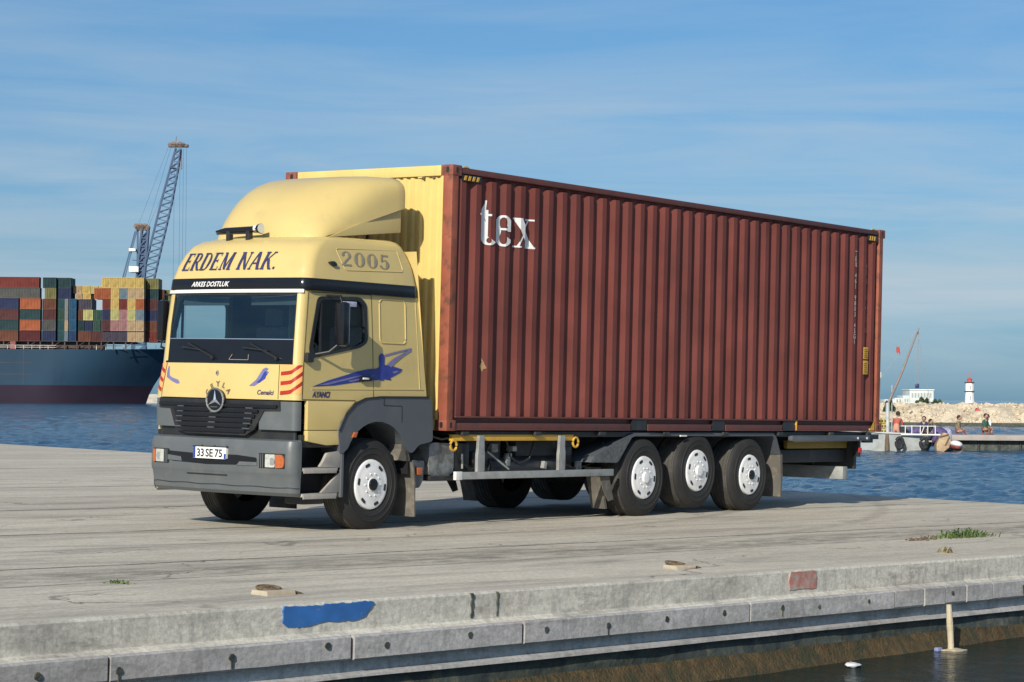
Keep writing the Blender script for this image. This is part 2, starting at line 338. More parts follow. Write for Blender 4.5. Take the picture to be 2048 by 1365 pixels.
def _quad(bm, a, b, c, d, z):
    bm.faces.new([bm.verts.new((p[0], p[1], z)) for p in (a, b, c, d)])
class Serif:
    """seriffed letters from stems, hairlines and swelling bowls; cell height 1"""
    def __init__(s): s.k = 0
    def st(s, bm, x0, y0, x1, y1, w, N=1):
        s.k += 1; z = (s.k % 9) * 0.0005
        for i in range(N):
            a, b = i / N, (i + 1) / N
            xa, ya, xb, yb = x0 + (x1 - x0) * a, y0 + (y1 - y0) * a, x0 + (x1 - x0) * b, y0 + (y1 - y0) * b
            _quad(bm, (xa - w / 2, ya), (xa + w / 2, ya), (xb + w / 2, yb), (xb - w / 2, yb), z)
    def hz(s, bm, x0, x1, y, h):
        s.k += 1; z = (s.k % 9) * 0.0005
        _quad(bm, (x0, y), (x1, y), (x1, y + h), (x0, y + h), z)
    def arc(s, bm, cx, cy, rx, ry, a0, a1, thin, thick, N=16):
        s.k += 1; z = (s.k % 9) * 0.0005; pr = None
        for i in range(N + 1):
            a = math.radians(a0 + (a1 - a0) * i / N); c, sn = math.cos(a), math.sin(a)
            w = thin + (thick - thin) * abs(c) ** 1.5
            o = (cx + rx * c, cy + ry * sn); n_ = (cx + (rx - w) * c, cy + (ry - w * 0.62) * sn)
            if pr: _quad(bm, pr[0], o, n_, pr[1], z)
            pr = (o, n_)
    def glyph(s, ch, bm, T=0.16, t=0.07):
        S, H, A = s.st, s.hz, s.arc
        def foot(x, y, w=0.17): H(bm, x - w, x + w, y, t)
        if ch in 'EFRDKN':
            S(bm, .2, 0, .2, 1, T); foot(.2, 0); foot(.2, 1 - t)
        if ch == 'E':
            H(bm, .2, .75, 0, t); H(bm, .2, .72, 1 - t, t); H(bm, .2, .55, .5, t); S(bm, .74, 0, .76, .22, .05); S(bm, .71, .80, .71, 1, .05); S(bm, .55, .42, .55, .63, .045); return .92
        if ch == 'R':
            H(bm, .2, .48, 1 - t, t); H(bm, .2, .48, .46, t); A(bm, .45, .73, .32, .27, -90, 90, t, T); S(bm, .45, .48, .80, 0, T); foot(.85, 0, .12); return 1.02
        if ch == 'D':
            H(bm, .2, .5, 1 - t, t); H(bm, .2, .5, 0, t); A(bm, .42, .5, .48, .5, -90, 90, t, T, 20); return 1.05
        if ch == 'M':
            S(bm, .16, 0, .2, 1, .08); S(bm, .22, 1, .55, .02, T * .9); S(bm, .52, .02, .90, 1, .08); S(bm, .93, 0, .93, 1, T); foot(.16, 0, .13); foot(.95, 0); foot(.2, 1 - t, .12); foot(.95, 1 - t, .13); return 1.24
        if ch == 'N':
            S(bm, .22, 1, .82, 0, T * .9); S(bm, .84, 0, .84, 1, .08); foot(.84, 1 - t, .13); return 1.08
        if ch == 'A':
            S(bm, .12, 0, .46, 1, .09); S(bm, .50, 1, .84, 0, T); H(bm, .25, .68, .32, t); foot(.12, 0, .13); foot(.85, 0, .15); return 1.04
        if ch == 'K':
            S(bm, .22, .42, .78, 1, .09); S(bm, .42, .60, .82, 0, T); foot(.84, 0, .13); foot(.78, 1 - t, .12); return 1.04
        if ch == '.':
            A(bm, .14, .08, .09, .08, 0, 360, .09, .09, 10); return .3
        if ch == ' ': return .42
        if ch == '2':
            A(bm, .36, .72, .30, .28, -10, 170, t, T * .9); S(bm, .10, .06, .60, .66, T * .7, 4); H(bm, .05, .68, 0, .11); A(bm, .13, .74, .08, .07, 0, 360, .08, .08, 8); return .82
        if ch == '0':
            A(bm, .38, .5, .34, .5, 0, 360, t, T, 28); return .84
        if ch == '5':
            A(bm, .34, .33, .32, .33, -150, 120, t, T); S(bm, .16, .5, .2, 1, .09); H(bm, .18, .64, .88, .12); A(bm, .12, .18, .08, .07, 0, 360, .08, .08, 8); return .80
        if ch == 't':
            S(bm, .24, .14, .24, .80, T, 3); S(bm, .29, .80, .31, 1.02, .05); _quad(bm, (.04, .66), (.32, 1.0), (.32, .80), (.16, .66), 0); H(bm, .03, .46, .66, .05); A(bm, .40, .17, .26, .19, 180, 325, .07, T); return .58
        if ch == 'e':
            A(bm, .36, .355, .32, .37, 28, 325, .08, T, 24); A(bm, .36, .355, .31, .37, -2, 60, .08, T * .8, 8); H(bm, .12, .66, .37, .05); return .76
        if ch == 'x':
            S(bm, .14, .70, .62, .02, T, 3); S(bm, .14, .02, .60, .70, .06, 3); H(bm, .0, .30, .665, .04); H(bm, .46, .74, .665, .04); H(bm, .0, .26, 0, .04); H(bm, .44, .78, 0, .04); return .80
        return .5
    def word(s, txt, width, height, shear=0.0, T=0.16):
        bm = nb(); x = 0; 
        for ch in txt:
            n0 = len(bm.verts); adv = s.glyph(ch, bm, T); bm.verts.ensure_lookup_table()
            for v in bm.verts[n0:]: v.co.x += x
            x += adv
        for v in bm.verts: v.co.x = v.co.x / x * width + v.co.y * height * shear; v.co.y *= height
        return bm
SF = Serif()

# ================================================================== SETTING
# ---- quay frame: X along the near edge, Y inland from it
EX = V((1, -0.108, 0)).normalized(); EY = V((-EX.y, EX.x, 0))
QF = Q @ Matrix(((EX.x, EY.x, 0, 0), (EX.y, EY.y, 0, -5.72), (0, 0, 1, 0), (0, 0, 0, 1)))
XE = 11.75     # far (right-hand) end of the quay

def concrete(name, base, deck=False):
    m = bpy.data.materials.new(name); m.use_nodes = True
    t = m.node_tree; p = t.nodes['Principled BSDF']; p.inputs['Roughness'].default_value = 0.85; p.inputs['Specular IOR Level'].default_value = 0.25
    ln = t.links.new; N = t.nodes.new
    c = N('ShaderNodeTexCoord')
    def noise_(scale, st=(1, 1, 1), detail=6, rough=0.6, lo=0.3, hi=0.7, a=0.0, b=1.0, dist=0.0):
        mp_ = N('ShaderNodeMapping'); mp_.inputs['Scale'].default_value = st
        n = N('ShaderNodeTexNoise'); n.inputs['Scale'].default_value = scale; n.inputs['Detail'].default_value = detail; n.inputs['Roughness'].default_value = rough; n.inputs['Distortion'].default_value = dist
        r = N('ShaderNodeMapRange'); r.inputs['From Min'].default_value = lo; r.inputs['From Max'].default_value = hi; r.inputs['To Min'].default_value = a; r.inputs['To Max'].default_value = b
        ln(c.outputs['Object'], mp_.inputs[0]); ln(mp_.outputs[0], n.inputs['Vector']); ln(n.outputs['Fac'], r.inputs['Value']); return r.outputs[0]
    def mul(col, f):
        x = N('ShaderNodeMix'); x.data_type = 'RGBA'; x.blend_type = 'MULTIPLY'; x.inputs['Factor'].default_value = 1
        if isinstance(col, tuple): x.inputs['A'].default_value = (*col, 1)
        else: ln(col, x.inputs['A'])
        ln(f, x.inputs['B']); return x.outputs['Result']
    def blend(col, tgt, f):
        x = N('ShaderNodeMix'); x.data_type = 'RGBA'; ln(col, x.inputs['A']); x.inputs['B'].default_value = (*tgt, 1); ln(f, x.inputs['Factor']); return x.outputs['Result']
    col = mul(base, noise_(0.5, (0.35, 1, 1), 4, 0.55, 0.3, 0.7, 0.86, 1.12))
    col = mul(col, noise_(4, (0.25, 1.6, 1), 8, 0.7, 0.3, 0.7, 0.86, 1.12))
    col = mul(col, noise_(38, (0.6, 1, 1), 5, 0.75, 0.3, 0.7, 0.74, 1.22))
    col = mul(col, noise_(11, (0.8, 1, 1), 6, 0.75, 0.3, 0.7, 0.84, 1.14))
    col = blend(col, (0.34, 0.25, 0.20), noise_(1.4, (0.3, 1, 1), 6, 0.6, 0.56, 0.78, 0, 0.35))
    # long worn streaks and rubber marks
    col = blend(col, (0.15, 0.142, 0.13), noise_(1.1, (0.22, 1.9, 1), 9, 0.74, 0.50, 0.68, 0, 0.62, 0.8))
    if deck:
        sp = N('ShaderNodeSeparateXYZ'); ln(c.outputs['Object'], sp.inputs[0])
        wob = noise_(0.9, (0.6, 0.0, 0), 5, 0.6, 0.3, 0.7, -0.045, 0.045)
        y = N('ShaderNodeMath'); y.operation = 'ADD'; ln(sp.outputs['Y'], y.inputs[0]); ln(wob, y.inputs[1])
        tot = None
        for yy, wdt, st in ((1.98, 0.022, 0.7), (3.22, 0.028, 1.0), (4.7, 0.016, 0.5), (6.5, 0.034, 1.0), (8.1, 0.02, 0.5), (9.9, 0.05, 0.9), (12.2, 0.03, 0.5), (14.4, 0.055, 0.7), (20, 0.06, 0.6)):
            a = N('ShaderNodeMath'); a.operation = 'SUBTRACT'; ln(y.outputs[0], a.inputs[0]); a.inputs[1].default_value = yy
            b = N('ShaderNodeMath'); b.operation = 'ABSOLUTE'; ln(a.outputs[0], b.inputs[0])
            r = N('ShaderNodeMapRange'); r.inputs['From Min'].default_value = wdt * 0.5; r.inputs['From Max'].default_value = wdt * 1.5; r.inputs['To Min'].default_value = st; r.inputs['To Max'].default_value = 0
            ln(b.outputs[0], r.inputs['Value'])
            if tot is None: tot = r.outputs[0]
            else:
                q = N('ShaderNodeMath'); q.operation = 'MAXIMUM'; ln(tot, q.inputs[0]); ln(r.outputs[0], q.inputs[1]); tot = q.outputs[0]
        brk = noise_(2.2, (1, 0.3, 1), 5, 0.7, 0.36, 0.5, 0.35, 1)
        j = N('ShaderNodeMath'); j.operation = 'MULTIPLY'; ln(tot, j.inputs[0]); ln(brk, j.inputs[1])
        col = blend(col, (0.085, 0.075, 0.062), j.outputs[0])
        # rough weathered band between the coping strip and the slabs
        bd = N('ShaderNodeMapRange'); bd.interpolation_type = 'SMOOTHSTEP'; ab = N('ShaderNodeMath'); ab.operation = 'SUBTRACT'; ab.inputs[1].default_value = 2.45; ln(y.outputs[0], ab.inputs[0])
        a2 = N('ShaderNodeMath'); a2.operation = 'ABSOLUTE'; ln(ab.outputs[0], a2.inputs[0]); ln(a2.outputs[0], bd.inputs['Value'])
        bd.inputs['From Min'].default_value = 0.15; bd.inputs['From Max'].default_value = 0.6; bd.inputs['To Min'].default_value = 1; bd.inputs['To Max'].default_value = 0
        q = N('ShaderNodeMath'); q.operation = 'MULTIPLY'; ln(bd.outputs[0], q.inputs[0]); ln(noise_(3, (0.5, 1.5, 1), 10, 0.8, 0.42, 0.58, 0, 0.72), q.inputs[1])
        col = blend(col, (0.13, 0.12, 0.095), q.outputs[0])
        # curved rubber marks from turning lorries
        for cx_, cy_, rad_, wd_, st in ((-2.0, 21.0, 16.4, 0.10, 0.30), (-2.0, 21.0, 18.2, 0.10, 0.26)):
            vx = N('ShaderNodeVectorMath'); vx.operation = 'DISTANCE'; vx.inputs[1].default_value = (cx_, cy_, 0); ln(c.outputs['Object'], vx.inputs[0])
            a = N('ShaderNodeMath'); a.operation = 'SUBTRACT'; ln(vx.outputs['Value'], a.inputs[0]); a.inputs[1].default_value = rad_
            b = N('ShaderNodeMath'); b.operation = 'ABSOLUTE'; ln(a.outputs[0], b.inputs[0])
            r = N('ShaderNodeMapRange'); r.inputs['From Min'].default_value = wd_ * .4; r.inputs['From Max'].default_value = wd_ * 1.3; r.inputs['To Min'].default_value = st; r.inputs['To Max'].default_value = 0; ln(b.outputs[0], r.inputs['Value'])
            q = N('ShaderNodeMath'); q.operation = 'MULTIPLY'; ln(r.outputs[0], q.inputs[0]); ln(brk, q.inputs[1]); col = blend(col, (0.10, 0.095, 0.085), q.outputs[0])
        # irregular cracks
        cm = N('ShaderNodeMapping'); cm.inputs['Scale'].default_value = (0.16, 0.30, 1); dn = N('ShaderNodeTexNoise'); dn.inputs['Scale'].default_value = 1.4; dn.inputs['Detail'].default_value = 6
        ad = N('ShaderNodeVectorMath'); ad.operation = 'MULTIPLY_ADD'; ad.inputs[1].default_value = (1.6, 1.6, 0); ln(c.outputs['Object'], dn.inputs['Vector']); ln(dn.outputs['Color'], ad.inputs[0]); ln(c.outputs['Object'], ad.inputs[2])
        vo = N('ShaderNodeTexVoronoi'); vo.feature = 'DISTANCE_TO_EDGE'; vo.inputs['Scale'].default_value = 1.0; ln(ad.outputs[0], cm.inputs[0]); ln(cm.outputs[0], vo.inputs['Vector'])
        vr_ = N('ShaderNodeMapRange'); vr_.inputs['From Min'].default_value = 0.001; vr_.inputs['From Max'].default_value = 0.006; vr_.inputs['To Min'].default_value = 0.75; vr_.inputs['To Max'].default_value = 0; ln(vo.outputs['Distance'], vr_.inputs['Value'])
        q = N('ShaderNodeMath'); q.operation = 'MULTIPLY'; ln(vr_.outputs[0], q.inputs[0]); ln(noise_(0.7, (1, 1, 1), 4, 0.6, 0.44, 0.56, 0, 1), q.inputs[1]); col = blend(col, (0.09, 0.08, 0.065), q.outputs[0])
        # paler worn coping strip next to the edge
        cp = N('ShaderNodeMapRange'); ln(y.outputs[0], cp.inputs['Value']); cp.inputs['From Min'].default_value = 0.25; cp.inputs['From Max'].default_value = 0.0; cp.inputs['To Max'].default_value = 0.35
        col = blend(col, (0.60, 0.54, 0.44), cp.outputs[0])
        # oil drips / dark blotches
        col = blend(col, (0.12, 0.11, 0.10), noise_(1.0, (0.7, 1.3, 1), 6, 0.5, 0.66, 0.74, 0, 0.5))
    else:
        col = blend(col, (0.17, 0.18, 0.18), noise_(5, (1.8, 1, 0.30), 9, 0.75, 0.50, 0.70, 0, 0.55))
        col = blend(col, (0.10, 0.09, 0.085), noise_(1.6, (0.5, 1, 2.2), 9, 0.75, 0.56, 0.68, 0, 0.6))
    ln(col, p.inputs['Base Color'])
    n = N('ShaderNodeTexNoise'); n.inputs['Scale'].default_value = 22; n.inputs['Detail'].default_value = 8; ln(c.outputs['Object'], n.inputs['Vector'])
    b = N('ShaderNodeBump'); b.inputs['Strength'].default_value = 0.35; b.inputs['Distance'].default_value = 0.012; ln(n.outputs['Fac'], b.inputs['Height']); ln(b.outputs[0], p.inputs['Normal'])
    return m
M['deck'] = concrete('quay_deck_concrete', (0.525, 0.480, 0.390), True)
M['face'] = concrete('quay_face_concrete', (0.55, 0.53, 0.465))
M['block'] = concrete('quay_block_concrete', (0.40, 0.39, 0.385))
M['recess'] = concrete('quay_recess_skylit_tone', (0.42, 0.47, 0.49))  # bluer and paler than the blocks: sky light in the undercut put into the colour
M['wetwall'] = mat('wet_dark_wall', (0.045, 0.055, 0.048), 0.6, var=0.6, vscale=5, dirt=(0.17, 0.15, 0.09), damt=0.6, dscale=8, bump=0.5, bscale=20)
M['algae'] = mat('brown_algae', (0.075, 0.048, 0.018), 0.8, var=0.5, vscale=12, dirt=(0.030, 0.034, 0.014), damt=0.9, dscale=7, dstretch=(1.5, 1, 0.5), bump=1.0, bscale=35, dlo=0.45, dhi=0.6)

def wob(x, s=0.35, a=1.0, seed=0.0): return a * noise.noise(V((x * s, seed, 3.1)))

# quay body: deck, coping face, ledge, block course, recess, lower ledge, wet wall and weedy foot
prof = [  # (outward from edge, z, material after this vertex)
    (0.0, 0.0, 1), (0.012, -0.02, 1), (0.02, -0.205, 1), (0.085, -0.235, 3), (0.03, -0.395, 3),
    (0.03, -0.495, 2), (0.085, -0.512, 2), (0.09, -0.532, 4), (0.03, -0.545, 4), (0.03, -0.665, 5), (0.13, -0.80, 5), (0.30, -0.98, 5), (0.7, -1.6, 5)]
bm = nb()
xs = [-60 + i * 2.0 for i in range(15)] + [-30 + i * 0.30 for i in range(int((XE + 30) / 0.30))] + [XE]
rows = []
for k, (o_, z_, mi) in enumerate(prof):
    row = []
    for x in xs:
        a = 0.003 if k < 3 else 0.010 if k < 9 else (0.05 if k >= 9 else 0.004)
        oo = o_ + a * noise.noise(V((x * 1.3, k * 3.7, 0))); zz = z_ + (0.0 if k == 0 else 0.5 * a * noise.noise(V((x * 0.9, k * 5.1, 9))))
        row.append(bm.verts.new((x, -oo, zz)))
    rows.append(row)
for k in range(len(prof) - 1):
    for i in range(len(xs) - 1):
        bm.faces.new([rows[k][i], rows[k][i + 1], rows[k + 1][i + 1], rows[k + 1][i]]).material_index = prof[k][2]
# deck sheet back to the far side of the pier, and the end wall on the right
yb = [0, 0.25, 0.6, 1.2, 2, 3.2, 5, 8, 12, 20, 40, 80, 140]
prev = rows[0]
dk = [rows[0]]
for y in yb[1:]:
    r = [bm.verts.new((x, y, 0.0)) for x in xs]
    for i in range(len(xs) - 1): bm.faces.new([prev[i], r[i], r[i + 1], prev[i + 1]]).material_index = 0
    prev = r; dk.append(r)
for a, b in zip(dk, dk[1:]):
    p0, p1 = a[-1].co, b[-1].co
    bm.faces.new([a[-1], b[-1], bm.verts.new((p1.x, p1.y, -2.2)), bm.verts.new((p0.x, p0.y, -2.2))]).material_index = 1
quay = obj('quay', bm, [M['deck'], M['face'], M['block'], M['recess'], M['wetwall'], M['algae']], smooth=20, frame=QF)
tag(quay, 'weathered pale concrete quay deck with stepped edge above the water', kind='structure')

# course of precast blocks clipped under the coping, with gaps and tie holes
joints = [-18.2, -15.1, -12.3, -9.46, -7.39, -5.64, -2.84, -0.67, -0.18, 0.18, 0.55, 1.02, 2.3, 5.0, 8.2, XE]
bm = nb()
for a, b in zip(joints, joints[1:]):
    n_ = max(2, int((b - a) / 0.25)); g = 0.012 if a not in (-7.39,) else 0.022
    r0 = []
    for i in range(n_ + 1):
        x = a + g + (b - a - 2 * g) * i / n_
        d = 0.004 * noise.noise(V((x * 3, 1, 1))) + 0.004 * math.sin(a * 7)
        tz = -0.232 - 0.008 * abs(noise.noise(V((x * 1.5, 5, 2))))
        r0.append([bm.verts.new((x, yy + (d if yy < -0.05 else 0), zz)) for yy, zz in ((-0.02, tz), (-0.105, tz), (-0.118, tz - 0.012), (-0.118, -0.39 + d), (-0.108, -0.402), (-0.02, -0.402))])
    for p_, q_ in zip(r0, r0[1:]):
        for k in range(6): bm.faces.new([p_[k], p_[(k + 1) % 6], q_[(k + 1) % 6], q_[k]])
    bm.faces.new(r0[0][::-1]); bm.faces.new(r0[-1])
o = obj('quay_blocks', bm, M['block'], smooth=20, frame=QF)
tag(o, 'course of precast concrete blocks along the quay edge', kind='structure')
bm = nb()
for x, y, zz in [(-10.0, 0, -.32), (-9.39, 0, -.33), (-8.47, 0, -.31), (-7.62, 0, -.29), (-7.06, 0, -.32), (-6.22, 0, -.30), (-5.39, 0, -.31), (-4.67, 0, -.32), (-3.95, 0, -.31), (-3.20, 0, -.30), (-2.39, 0, -.30), (-1.85, 0, -.32), (-1.09, 0, -.31), (1.59, 0, -.30), (-11.2, 0, -.3), (0.3, 0, -.30), (2.9, 0, -.3)]:
    r = 0.017 if x > -1.9 else 0.023
    pts = [(x + r * math.cos(a) * (1 + 0.2 * math.sin(3 * a + x)), zz + r * 1.1 * math.sin(a)) for a in [2 * PI * i / 10 for i in range(10)]]
    prism(bm, pts, 'y', -0.128, -0.10)
    if x in (-9.39, -8.47, -2.39, 1.59, -4.67): prism(bm, [(x - .006, zz - r * .5), (x + .006, zz - r * .5), (x + .004, zz - .07), (x - .003, zz - .075)], 'y', -0.127, -0.10)
tag(obj('tie_holes', bm, M['wetwall'], frame=QF), 'dark tie holes in the block course of the quay edge', kind='structure')
# rough vertical joints in the coping face
bm = nb()
for x, w_ in ((-6.10, .018), (-5.83, .009), (-14.0, .02), (-10.9, .015), (1.9, .015), (6.0, .02)):
    pts = [(x + w_ * (0.5 + 0.4 * math.sin(i * 2.1)), -0.01 - 0.18 * i / 8) for i in range(9)] + [(x - w_ * (0.5 + 0.4 * math.cos(i * 1.7)), -0.01 - 0.18 * i / 8) for i in range(8, -1, -1)]
    prism(bm, pts, 'y', -0.0255, 0.01)
tag(obj('coping_joints', bm, M['wetwall'], frame=QF), 'dark rough vertical joints in the quay coping', kind='structure')

# paint patches on the coping face
def face_patch(name, x0, x1, z0, z1, m, label, shape, jag, seed):
    bm = nb(); rr = random.Random(seed); P = []
    for (a, b), (c, d) in zip(shape, shape[1:] + shape[:1]):
        k = max(1, int(math.hypot((c - a) * (x1 - x0), (d - b) * (z1 - z0)) / .022))
        for i in range(k): t = i / k; P.append((x0 + (a + (c - a) * t) * (x1 - x0) + jag * rr.gauss(0, .35), z0 + (b + (d - b) * t) * (z1 - z0) + jag * rr.gauss(0, .35)))
    prism(bm, P, 'y', -0.0265, -0.002)
    return tag(obj(name, bm, m, smooth=0, frame=QF), label, 'paint patch')
face_patch('painted_patch', -7.95, -7.10, -0.158, -0.010, M['wall_paint_blue'], 'bright blue paint patch on the coping face of the quay', [(.02, .97), (.3, .95), (.6, .97), (.93, 1.0), (1, .90), (.98, .74), (.92, .45), (.87, .2), (.78, .10), (.55, .14), (.45, .17), (.38, .10), (.28, .02), (.05, .02), (0, .25), (.015, .5), (.0, .8)], .009, 3)
face_patch('painted_patch', -2.17, -1.76, -0.170, -0.014, M['wall_paint_red'], 'faded brick red paint patch on the coping face of the quay', [(.06, 1), (.5, .98), (.94, 1), (1, .6), (.98, 0), (.5, .03), (.04, 0), (0, .5)], .005, 8)

# ---- sea
def water_mat():
    m = bpy.data.materials.new('sea_water'); m.use_nodes = True
    t = m.node_tree; p = t.nodes['Principled BSDF']; N = t.nodes.new; ln = t.links.new
    p.inputs['Base Color'].default_value = (0.012, 0.045, 0.085, 1); p.inputs['Roughness'].default_value = 0.10; p.inputs['IOR'].default_value = 1.333
    g = N('ShaderNodeNewGeometry')
    def nz(scale, st, det, rough=0.6, rot=0.4, dist=0.3):
        mp_ = N('ShaderNodeMapping'); mp_.inputs['Scale'].default_value = st; mp_.inputs['Rotation'].default_value = (0, 0, rot)
        n = N('ShaderNodeTexNoise'); n.inputs['Scale'].default_value = scale; n.inputs['Detail'].default_value = det; n.inputs['Roughness'].default_value = rough; n.inputs['Distortion'].default_value = dist
        ln(g.outputs['Position'], mp_.inputs[0]); ln(mp_.outputs[0], n.inputs['Vector']); return n.outputs['Fac']
    a = nz(3.0, (1, 1, 1), 6, 0.62); b = nz(0.9, (1, 1, 1), 5, 0.6, 0.9)
    b1 = N('ShaderNodeBump'); b1.inputs['Strength'].default_value = 1.0; b1.inputs['Distance'].default_value = 0.20; ln(a, b1.inputs['Height'])
    b2 = N('ShaderNodeBump'); b2.inputs['Strength'].default_value = 1.0; b2.inputs['Distance'].default_value = 0.05; ln(b, b2.inputs['Height']); ln(b1.outputs[0], b2.inputs['Normal'])
    ln(b2.outputs[0], p.inputs['Normal'])
    # murky green-brown shallows beside the quay, open blue beyond
    vm = N('ShaderNodeTexNoise'); vm.inputs['Scale'].default_value = 0.02; ln(g.outputs['Position'], vm.inputs['Vector'])
    r = N('ShaderNodeMapRange'); r.inputs['From Min'].default_value = 0.35; r.inputs['From Max'].default_value = 0.65; ln(vm.outputs['Fac'], r.inputs['Value'])
    mx = N('ShaderNodeMix'); mx.data_type = 'RGBA'; mx.inputs['A'].default_value = (0.016, 0.060, 0.120, 1); mx.inputs['B'].default_value = (0.024, 0.082, 0.150, 1); ln(r.outputs[0], mx.inputs['Factor'])
    ln(mx.outputs['Result'], p.inputs['Base Color'])
    return m
M['sea'] = water_mat()
def harbour_mat():
    m = M['sea'].copy(); m.name = 'harbour_water'; t = m.node_tree; p = t.nodes['Principled BSDF']
    for l in list(t.links):
        if l.to_socket == p.inputs['Base Color']: t.links.remove(l)
    p.inputs['Base Color'].default_value = (0.010, 0.020, 0.016, 1)
    for n in t.nodes:
        if n.type == 'BUMP': n.inputs['Distance'].default_value *= 1.0
        if n.type == 'TEX_NOISE' and abs(n.inputs['Scale'].default_value - 0.9) < .01: n.inputs['Scale'].default_value = 1.5
    return m
M['harbour'] = harbour_mat()
WZ = -0.90
def flat(name, m, pts, z, label):
    bm = nb(); bm.faces.new([bm.verts.new((x, y, z)) for x, y in pts])
    o = obj(name, bm, m, smooth=0, frame=Matrix.Identity(4)); tag(o, label, kind='structure'); return o
def quay_pt(x, y, z=0.0): return QF @ V((x, y, z))
# still dark water in the slip on the camera side of the quay; open sea elsewhere
c0 = quay_pt(XE - 0.05, 0.3); d0 = EX; 
big = 40000
flat('open_sea', M['sea'], [(-big, -big), (big, -big), (big, big), (-big, big)], WZ - .30, 'blue sea reaching the horizon')
# rippled water of the harbour: real waves, finer near the quay
vr = (Q3 @ RGT); vr.z = 0; vr.normalize(); vf = V((-vr.y, vr.x, 0))
bm = nb(); ds = [24 + i * .30 for i in range(300)]
while ds[-1] < 900: ds.append(ds[-1] * 1.0042)
while ds[-1] < 4000: ds.append(ds[-1] * 1.05)
NC = 230; prev = None; ca_, sa_ = math.cos(.5), math.sin(.5)
for d in ds:
    row = []
    for j in range(NC + 1):
        l = (j / NC - .5) * d * .62; p = V((CAMW.x, CAMW.y, 0)) + vf * d + vr * l
        x, y = p.x * ca_ + p.y * sa_, -p.x * sa_ + p.y * ca_
        fade = 1.0 if d < 900 else .3
        h = .045 * noise.noise(V((x * .42, y * .75, 0))) + .062 * noise.noise(V((x * 1.1, y * 1.9, 3))) + .042 * noise.noise(V((x * 2.9, y * 3.9, 7))) + .06 * noise.noise(V((x * .13, y * .2, 5)))
        row.append(bm.verts.new((p.x, p.y, WZ + h * 1.25 * fade)))
    if prev:
        for j in range(NC): bm.faces.new([prev[j], prev[j + 1], row[j + 1], row[j]])
    prev = row
o = obj('sea', bm, M['sea'], smooth=180, frame=Matrix.Identity(4)); tag(o, 'rippled blue harbour water behind the quay', kind='structure')
hb = [quay_pt(-70, 0.05), quay_pt(XE, 0.05), quay_pt(XE + 6, -6), quay_pt(XE + 6, -26), quay_pt(-70, -26)]
flat('harbour_water', M['harbour'], [(p.x, p.y) for p in hb][::-1], WZ + 0.0, 'calm dark water along the foot of the quay')

# ---- things lying about on and beside the quay (quay frame)
def mooring_lug(x, y, label, a):
    t = thing('mooring_lug', label, 'mooring lug', (x, y, 0), 'rusty mooring lugs on the quay', QF)
    bm = nb(); box(bm, x - .13, x + .12, y - .10, y + .09, -0.01, .035, .012)
    for v in bm.verts: v.co += V((noise.noise(v.co * 9), noise.noise(v.co * 9 + V((3, 0, 0))), 0)) * .03
    obj('pad', bm, M['lug_pad'], t)
    bm = nb(); pts = [(x - .02 + .10 * math.cos(s + a), y + .02 + .06 * math.sin(s + a), .045 + .012 * math.sin(s)) for s in [i * 2 * PI / 14 for i in range(15)]]
    tube(bm, pts, .011, 8); obj('ring', bm, M['rust'], t)
    bm = nb(); box(bm, x - .09, x + .0, y + .02, y + .07, .02, .062, .012); obj('bracket', bm, M['rust'], t)
    bm = nb(); prism(bm, [(x + .11, -.005), (x + .13, .03), (x + .20, .012), (x + .24, -.005)], 'y', y - .08, y - .03); obj('chip', bm, M['rust'], t)
    return t
M['rust'] = mat('rusty_iron', (0.15, 0.105, 0.06), 0.8, var=0.4, vscale=30, dirt=(0.05, 0.035, 0.02), damt=0.8, dscale=20)
M['lug_pad'] = mat('worn_pale_pad', (0.42, 0.36, 0.27), 0.8, var=0.15, vscale=15)
mooring_lug(-7.50, 0.60, 'rusty mooring lug on the deck beside the blue paint patch', 0.3)
mooring_lug(-2.89, 0.62, 'rusty mooring lug on the deck between the blue and the red paint patch', 0.7)

M['weed'] = mat('weed_green', (0.085, 0.13, 0.035), 0.7, var=0.5, vscale=6)
M['dryweed'] = mat('dry_weed', (0.28, 0.22, 0.10), 0.8, var=0.3, vscale=6)
def tuft(name, label, x, y, spread, n_, h, m, cat='weed', seed=1):
    rr = random.Random(seed); bm = nb()
    for i in range(n_):
        px = x + rr.gauss(0, spread); py = y + rr.gauss(0, 0.05 + spread * .08); a = rr.random() * 2 * PI; hh = h * (0.25 + 0.75 * rr.random() ** 2) * math.exp(-((px - x) / (spread * 2.2)) ** 2)
        ln_ = V((math.cos(a), math.sin(a), 0)); wd = ln_.cross(V((0, 0, 1))) * (0.006 + .004 * rr.random()); b0 = V((px, py, 0)); b1 = b0 + ln_ * hh * .35 + V((0, 0, hh * .75)); b2 = b0 + ln_ * hh * (0.8 + .5 * rr.random()) + V((0, 0, hh * (.7 + .4 * rr.random())))
        v = [bm.verts.new(q) for q in (b0 - wd, b0 + wd, b1 + wd * .8, b1 - wd * .8, b2)]
        bm.faces.new(v[:4]); bm.faces.new([v[3], v[2], v[4]])
    o = obj(name, bm, m, smooth=0, frame=QF, loc=(x, y, 0)); return tag(o, label, cat)
tuft('weed_clump', 'green grass clump growing from the slab joint near the right end of the quay', 3.66, 1.86, 0.27, 400, 0.125, M['weed'], seed=4)
tuft('dry_weed', 'small dry straw-coloured weed on the coping right of the red paint patch', 1.23, 0.55, 0.045, 40, 0.08, M['dryweed'], seed=5)
tuft('low_weed', 'low mossy weed in the slab joint left of the blue paint patch', -7.88, 1.89, 0.05, 70, 0.03, M['weed'], seed=6)
bm = nb()
